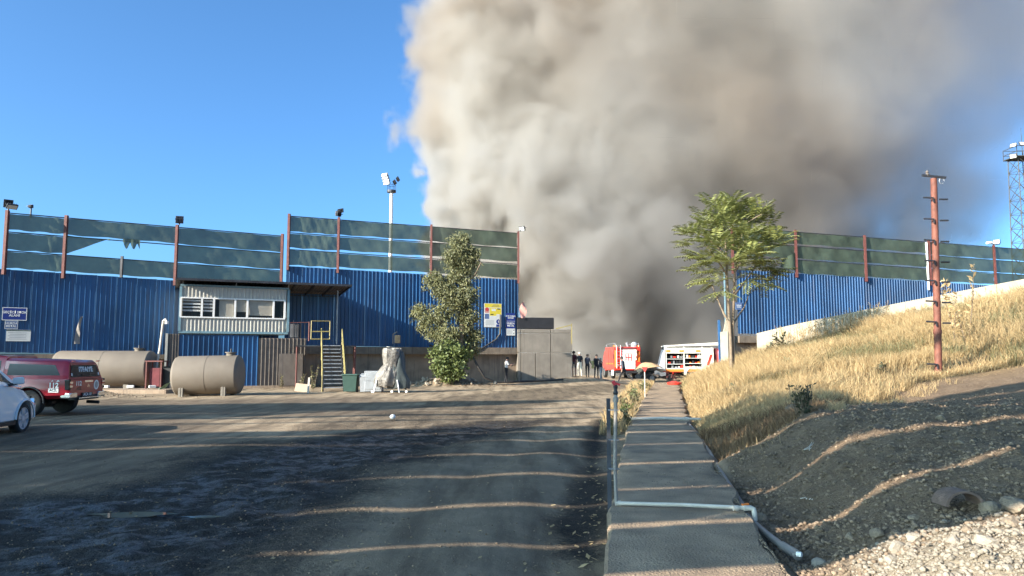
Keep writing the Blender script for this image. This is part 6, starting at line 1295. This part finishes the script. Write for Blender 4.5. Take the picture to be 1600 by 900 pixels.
# ------------------------------------------------------------------ stones, rubble and litter
def rock_mesh(r, seed, mats='stone', sq=(1, .85, .7), det=2):
    bm = bmesh.new(); bmesh.ops.create_icosphere(bm, subdivisions=det, radius=r); rr = random.Random(seed); ax = [Vector((rr.gauss(0, 1), rr.gauss(0, 1), rr.gauss(0, 1))).normalized() for _ in range(9)]; cut = [rr.uniform(.55, .92) for _ in ax]
    for v in bm.verts:
        n_ = v.co.normalized(); k = 1
        for a, c in zip(ax, cut):
            d = n_.dot(a)
            if d > 0: k = min(k, c / max(d, .01))
        k *= 1 + .07 * math.sin(n_.x * 9 + seed) * math.sin(n_.y * 8 + n_.z * 7); v.co = Vector((n_.x * sq[0], n_.y * sq[1], n_.z * sq[2])) * r * k
    me_ = bpy.data.meshes.new('rock'); bm.to_mesh(me_); bm.free(); me_.materials.append(M[mats]); return me_
def ray_ground(px, py):
    r_ = ray(px, py); t_ = 3.0
    for _ in range(4000):
        p = CAM + r_ * t_
        if p.z <= hz(p.x, p.y): return p
        t_ += .02 + t_ * .002
    return p
rocks = [(1280, 886, .075, 'pale boulder at the bottom edge, leftmost of the gravel heap'), (1403, 862, .085, 'flat pale boulder on the left slope of the gravel heap'), (1428, 843, .06, 'upright stone at the top left of the gravel heap'), (1395, 880, .07, 'pale boulder low on the left slope of the gravel heap'), (1490, 850, .065, 'small pale stone in the middle of the gravel heap'), (1541, 851, .085, 'angular boulder on the right side of the gravel heap'), (1575, 893, .05, 'small stone at the lower right corner of the gravel heap'),
         (1590, 800, .14, 'large grey stone at the right edge above the gravel'), (1548, 800, .10, 'grey stone beside the rusty ring'), (1583, 825, .085, 'grey stone above the gravel at the right edge'), (1370, 838, .07, 'grey stone half buried on the shaded dirt'), (1188, 812, .085, 'grey stone wedged beside the pipe elbow'), (1207, 826, .05, 'flat stone beside the short grey pipe'), (1428, 812, .06, 'shaded stone above the gravel heap'), (1330, 842, .06, 'dusty stone on the shaded slope left of the gravel heap'),
         (1236, 643, .17, 'rounded boulder beside the dark shrub'), (1300, 575, .14, 'whitish stone lying in the dry grass'), (1500, 694, .06, 'brown rock on the dirt bank below the pole'), (1470, 655, .07, 'dusty lump of rock where the light crosses the dirt bank'), (1190, 685, .06, 'pale stone on the edge of the dirt bank'), (1510, 830, .05, 'reddish stone on top of the gravel heap'), (1262, 868, .05, 'dull stone in the trench below the pipe sleeve')]
for i, (px, py, r_, lab) in enumerate(rocks):
    p = ray_ground(px, py); o = link('rock', rock_mesh(r_ * (1 if i not in (15, 16) else 1), i + 3, 'gravel' if i < 7 else 'stone')); o.location = p + Vector((0, 0, r_ * .25)); o.rotation_euler = (random.uniform(-.4, .4), random.uniform(-.4, .4), random.uniform(0, 6)); tag(o, lab, 'rock', 'loose rocks on the right bank')
# gravel heap at the lower right and loose clods over the dirt bank (uncountable)
def pebbles(name, lab, n, place, r0, r1, m_, seed):
    rr = random.Random(seed); base = []
    for k in range(8):
        bm = bmesh.new(); bmesh.ops.create_icosphere(bm, subdivisions=1, radius=1); q_ = [Vector((v.co.x * rr.uniform(.8, 1.1), v.co.y * rr.uniform(.6, 1), v.co.z * rr.uniform(.5, .85))) * rr.uniform(.8, 1.1) for v in bm.verts]
        base.append((np.array([list(v) for v in q_]), np.array([[v.index for v in f.verts] for f in bm.faces]))); bm.free()
    V_, F_ = [], []; off = 0
    for k in range(n):
        x, y = place(rr); bv, bf = base[rr.randrange(8)]; a = rr.uniform(0, 6.28); c_, s_ = math.cos(a), math.sin(a); r = r0 * (r1 / r0) ** (rr.random() ** 2.2); v = bv * r; V_.append(np.stack([v[:, 0] * c_ - v[:, 1] * s_ + x, v[:, 0] * s_ + v[:, 1] * c_ + y, v[:, 2] + r * .35], 1)); F_.append(bf + off); off += len(bv)
    ctr = np.array([[v[:, 0].mean(), v[:, 1].mean()] for v in V_]); zz = height(ctr[:, 0], ctr[:, 1]); 
    for v, z in zip(V_, zz): v[:, 2] += z
    V_ = np.concatenate(V_); F_ = np.concatenate(F_); me_ = bpy.data.meshes.new(name); me_.vertices.add(len(V_)); me_.vertices.foreach_set('co', V_.ravel()); me_.loops.add(F_.size); me_.loops.foreach_set('vertex_index', F_.ravel()); me_.polygons.add(len(F_)); me_.polygons.foreach_set('loop_start', np.arange(0, F_.size, 3)); me_.update(calc_edges=True); me_.materials.append(M[m_])
    return tag(link(name, me_), lab, 'stones', kind='stuff')
def pl_gravel(rr):
    while True:
        x, y = rr.uniform(2.0, 5.2), rr.uniform(4.2, 6.4)
        if y < 5.75 - .0 * x + .12 * math.sin(x * 5) + rr.gauss(0, .18) and x > 2.15 + (y - 4.6) * .35: return x, y
pebbles('gravel_heap', 'sunlit heap of pale gravel at the lower right', 11000, pl_gravel, .007, .030, 'gravel', 1)
def pl_bank(rr):
    while True:
        y = 5.4 * (20 / 5.4) ** rr.random(); x = float(np.interp(y, LY, RX_)) + .15 + rr.random() ** 1.3 * 8
        if y < float(grass_line(x)) + .5 and x < y * .8: return x, y
pebbles('soil_clods', 'clods and small stones scattered over the dirt bank', 30000, pl_bank, .005, .030, 'clod', 2)
def pl_road(rr): y = 5.2 * (40 / 5.2) ** rr.random(); return float(np.interp(y, LY, LX)) - rr.random() ** .8 * y * .9, y
pebbles('road_grit', 'loose grit on the dirt road', 7000, pl_road, .004, .017, 'clod', 3)
def pl_walk(rr): y = 5.2 * (12 / 5.2) ** rr.random(); a, b_ = float(xl(y)), float(xr(y)); return a + (b_ - a) * (1 - rr.random() ** 2.2 * .8), y
o = pebbles('pavement_grit', 'soil crumbs spilled over the right side of the pavement', 3600, pl_walk, .004, .016, 'stone', 4)
o.location.z = .135
def pl_berm(rr): return -20.5 + rr.gauss(0, 1.7), 32.4 + rr.gauss(0, .5)
pebbles('gravel_berm', 'low grey gravel berm in front of the longer tank', 1800, pl_berm, .02, .06, 'stone', 6)
def pl_rub(rr): return -3.9 + rr.gauss(0, 1.15), 44.9 + rr.gauss(0, .45)
pebbles('rubble_chips', 'broken stone chips in the heap under the tree', 700, pl_rub, .02, .07, 'gravel', 7)
for k in range(26):
    x, y = -4.2 + random.gauss(0, 1.2), 44.6 + random.gauss(0, .4); o = link('rubble_stone', rock_mesh(random.uniform(.12, .24), 60 + k, 'gravel', det=1)); o.location = (x, y, hz(x, y) + .06); o.rotation_euler = (random.uniform(-1, 1), random.uniform(-1, 1), random.uniform(0, 6)); tag(o, 'pale stone in the rubble heap under the tall tree', 'stone', 'rubble stones under the tree')
def leaf_litter(name, lab, n, place, ln, m_, seed):
    rr = random.Random(seed); mb = MB(); xy = [place(rr) for _ in range(n)]; zz = height(np.array([p[0] for p in xy]), np.array([p[1] for p in xy]))
    for (x, y), z in zip(xy, zz):
        a = rr.uniform(0, 6.28); l = ln * rr.uniform(.4, 1.4); d = Vector((math.cos(a), math.sin(a), rr.uniform(-.1, .35))) * l; s_ = Vector((-math.sin(a), math.cos(a), rr.uniform(-.3, .3))) * l * rr.uniform(.12, .35); o = Vector((x, y, z + .012)); mb.face([o, o + d * .5 + s_, o + d, o + d * .5 - s_])
    return tag(mb.build(name, M[m_]), lab, 'litter', kind='stuff')
def pl_gut(rr): y = 6.3 * (15 / 6.3) ** rr.random(); return float(np.interp(y, LY, LX)) - .06 - abs(rr.gauss(0, .33)), y
leaf_litter('gutter_litter', 'pale leaves and scraps in the wet gutter left of the pavement', 150, pl_gut, .07, 'straw', 3)
leaf_litter('fallen_leaves', 'reddish fallen leaves under the tall tree', 700, lambda rr: (-2.6 + rr.gauss(0, 1.5), 44.7 + rr.gauss(0, .6)), .12, 'russet', 4)
def pl_chips(rr): y = 6.5 * (17 / 6.5) ** rr.random(); return -y * rr.uniform(.02, .55), y
leaf_litter('yard_litter', 'scraps of straw on the yard', 130, pl_chips, .045, 'straw', 5)
for i, (px, py, n, lab) in enumerate([(1262, 705, 4, 'grey forked twig on the dirt bank near the pavement'), (1258, 782, 5, 'thin pale twigs lying low on the dirt bank')]):
    p = ray_ground(px, py); mb = MB(); rr = random.Random(i)
    for k in range(n): a = rr.uniform(-.3, 1.4); mb.tube([p + Vector((rr.gauss(0, .05), rr.gauss(0, .05), .02)), p + Vector((math.cos(a) * .15, math.sin(a) * .1, .06)), p + Vector((math.cos(a) * .32, math.sin(a) * .2, .10))], [.008, .006, .003], 5)
    mb.solo('twig', M['pipe_white'], lab, 'twig', loc=p)
# rusty broken ring on the dirt
p = ray_ground(1498, 792); mb = MB(); rg_ = []
for k in range(15):
    a = math.pi * (.02 + .98 * k / 14); rg_.append([p + Vector((.16 * ca_ * math.cos(a) * 1.0, d, .02 + .125 * ca_ * math.sin(a))) for ca_, d in ((1, -.10), (1, .12), (.86, .12), (.86, -.10))])
mb.loft(rg_); mb.solo('rusty_ring', mat('pale_rust', (.16, .105, .078), .85, var=.35, scale=12, bump=.3), 'half buried rusty brown ring on the dirt bank', 'metal scrap', smooth=40)

# ------------------------------------------------------------------ smoke: one real volume
random.seed(4); BL = []
for i in range(9): BL.append((5 + i * 2.7, 86 + random.uniform(-4, 8), 2 + random.uniform(0, 5), 7))
def SW(px, py, Yd): return ((px - 800) / FPX * Yd * 1.02, Yd, 1.6 + (558 - py) / FPX * Yd)
SMOKE = [(800, 430, 88, 8), (790, 360, 90, 9), (775, 300, 92, 8), (750, 250, 95, 8), (730, 195, 97, 8), (732, 50, 100, 9), (750, 120, 94, 10), (812, 5, 98, 11), (830, 60, 90, 14), (800, 200, 90, 11), (880, 300, 84, 11), (900, 420, 84, 10), (960, 180, 88, 14), (1000, 20, 92, 17), (1020, 320, 86, 13), (1050, 440, 86, 11), (1100, 180, 90, 15), (1150, 320, 90, 13), (1180, 40, 95, 18), (1250, 200, 95, 15), (1280, 320, 97, 11), (1350, 60, 100, 18), (1380, 230, 102, 13), (1400, 320, 104, 9), (1230, 400, 96, 9), (1340, 390, 100, 9), (1440, 350, 108, 9), (1520, 290, 112, 8), (1560, 130, 114, 12), (1610, 150, 114, 10), (1480, 260, 108, 11), (1420, 400, 106, 8), (1500, 80, 108, 16), (1490, 190, 108, 10), (1620, 20, 112, 17), (900, -130, 100, 18), (900, -150, 98, 22), (1100, -150, 100, 24), (1300, -140, 104, 24), (1500, -120, 110, 24), (1700, -100, 116, 22), (860, -90, 104, 14)]
for (px, py, Yd, r_) in SMOKE: BL.append((*SW(px, py, Yd), r_))
ng = bpy.data.node_groups.new('smoke_field', 'GeometryNodeTree')
ng.interface.new_socket('Geometry', in_out='INPUT', socket_type='NodeSocketGeometry'); ng.interface.new_socket('Geometry', in_out='OUTPUT', socket_type='NodeSocketGeometry')
N = ng.nodes; K = ng.links; out = N.new('NodeGroupOutput'); vc = N.new('GeometryNodeVolumeCube'); pos = N.new('GeometryNodeInputPosition')
def fm(op, a, b_=None, c=None):
    n = N.new('ShaderNodeMath'); n.operation = op
    for i, v in enumerate((a, b_, c)):
        if v is None: continue
        if isinstance(v, (int, float)): n.inputs[i].default_value = v
        else: K.new(v, n.inputs[i])
    return n.outputs[0]
d = None
for x, y, z, r_ in BL:
    vd = N.new('ShaderNodeVectorMath'); vd.operation = 'DISTANCE'; K.new(pos.outputs[0], vd.inputs[0]); vd.inputs[1].default_value = (x, y, z); s = fm('SUBTRACT', vd.outputs['Value'], r_); d = s if d is None else fm('SMOOTH_MIN', d, s, 4.0)
def fnoise(s_, det, rough, dist):
    n = N.new('ShaderNodeTexNoise'); n.inputs['Scale'].default_value = s_; n.inputs['Detail'].default_value = det; n.inputs['Roughness'].default_value = rough; n.inputs['Distortion'].default_value = dist; K.new(pos.outputs[0], n.inputs['Vector']); return n.outputs[0]
d2 = fm('ADD', d, fm('ADD', fm('MULTIPLY', fm('SUBTRACT', fnoise(.055, 4, .5, .7), .5), 20.0), fm('MULTIPLY', fm('SUBTRACT', fnoise(.18, 7, .60, .5), .5), 12.5)))
sx = N.new('ShaderNodeSeparateXYZ'); K.new(pos.outputs[0], sx.inputs[0])
thin = N.new('ShaderNodeMapRange'); thin.interpolation_type = 'SMOOTHSTEP'; K.new(sx.outputs[0], thin.inputs[0])
for i_, v_ in enumerate((22.0, 70.0, 1.0, .28)): thin.inputs[i_ + 1].default_value = v_
edge = N.new('ShaderNodeMapRange'); K.new(sx.outputs[0], edge.inputs[0])
for i_, v_ in enumerate((-15.0, 22.0, -.75, -.14)): edge.inputs[i_ + 1].default_value = v_
low = N.new('ShaderNodeMapRange'); K.new(sx.outputs[2], low.inputs[0])
for i_, v_ in enumerate((2.0, 34.0, 3.2, 1.0)): low.inputs[i_ + 1].default_value = v_
crisp = N.new('ShaderNodeMapRange'); K.new(sx.outputs[0], crisp.inputs[0])
for i_, v_ in enumerate((-6.0, 10.0, 2.8, 1.0)): crisp.inputs[i_ + 1].default_value = v_
den = fm('MULTIPLY', fm('MINIMUM', fm('MAXIMUM', fm('MULTIPLY', d2, edge.outputs[0]), 0.0), 1.0), fm('MULTIPLY', crisp.outputs[0], fm('MULTIPLY', thin.outputs[0], low.outputs[0])))
K.new(den, vc.inputs['Density']); vc.inputs['Min'].default_value = (-34, 66, -1); vc.inputs['Max'].default_value = (104, 132, 74)
vc.inputs['Resolution X'].default_value = 320; vc.inputs['Resolution Y'].default_value = 150; vc.inputs['Resolution Z'].default_value = 170
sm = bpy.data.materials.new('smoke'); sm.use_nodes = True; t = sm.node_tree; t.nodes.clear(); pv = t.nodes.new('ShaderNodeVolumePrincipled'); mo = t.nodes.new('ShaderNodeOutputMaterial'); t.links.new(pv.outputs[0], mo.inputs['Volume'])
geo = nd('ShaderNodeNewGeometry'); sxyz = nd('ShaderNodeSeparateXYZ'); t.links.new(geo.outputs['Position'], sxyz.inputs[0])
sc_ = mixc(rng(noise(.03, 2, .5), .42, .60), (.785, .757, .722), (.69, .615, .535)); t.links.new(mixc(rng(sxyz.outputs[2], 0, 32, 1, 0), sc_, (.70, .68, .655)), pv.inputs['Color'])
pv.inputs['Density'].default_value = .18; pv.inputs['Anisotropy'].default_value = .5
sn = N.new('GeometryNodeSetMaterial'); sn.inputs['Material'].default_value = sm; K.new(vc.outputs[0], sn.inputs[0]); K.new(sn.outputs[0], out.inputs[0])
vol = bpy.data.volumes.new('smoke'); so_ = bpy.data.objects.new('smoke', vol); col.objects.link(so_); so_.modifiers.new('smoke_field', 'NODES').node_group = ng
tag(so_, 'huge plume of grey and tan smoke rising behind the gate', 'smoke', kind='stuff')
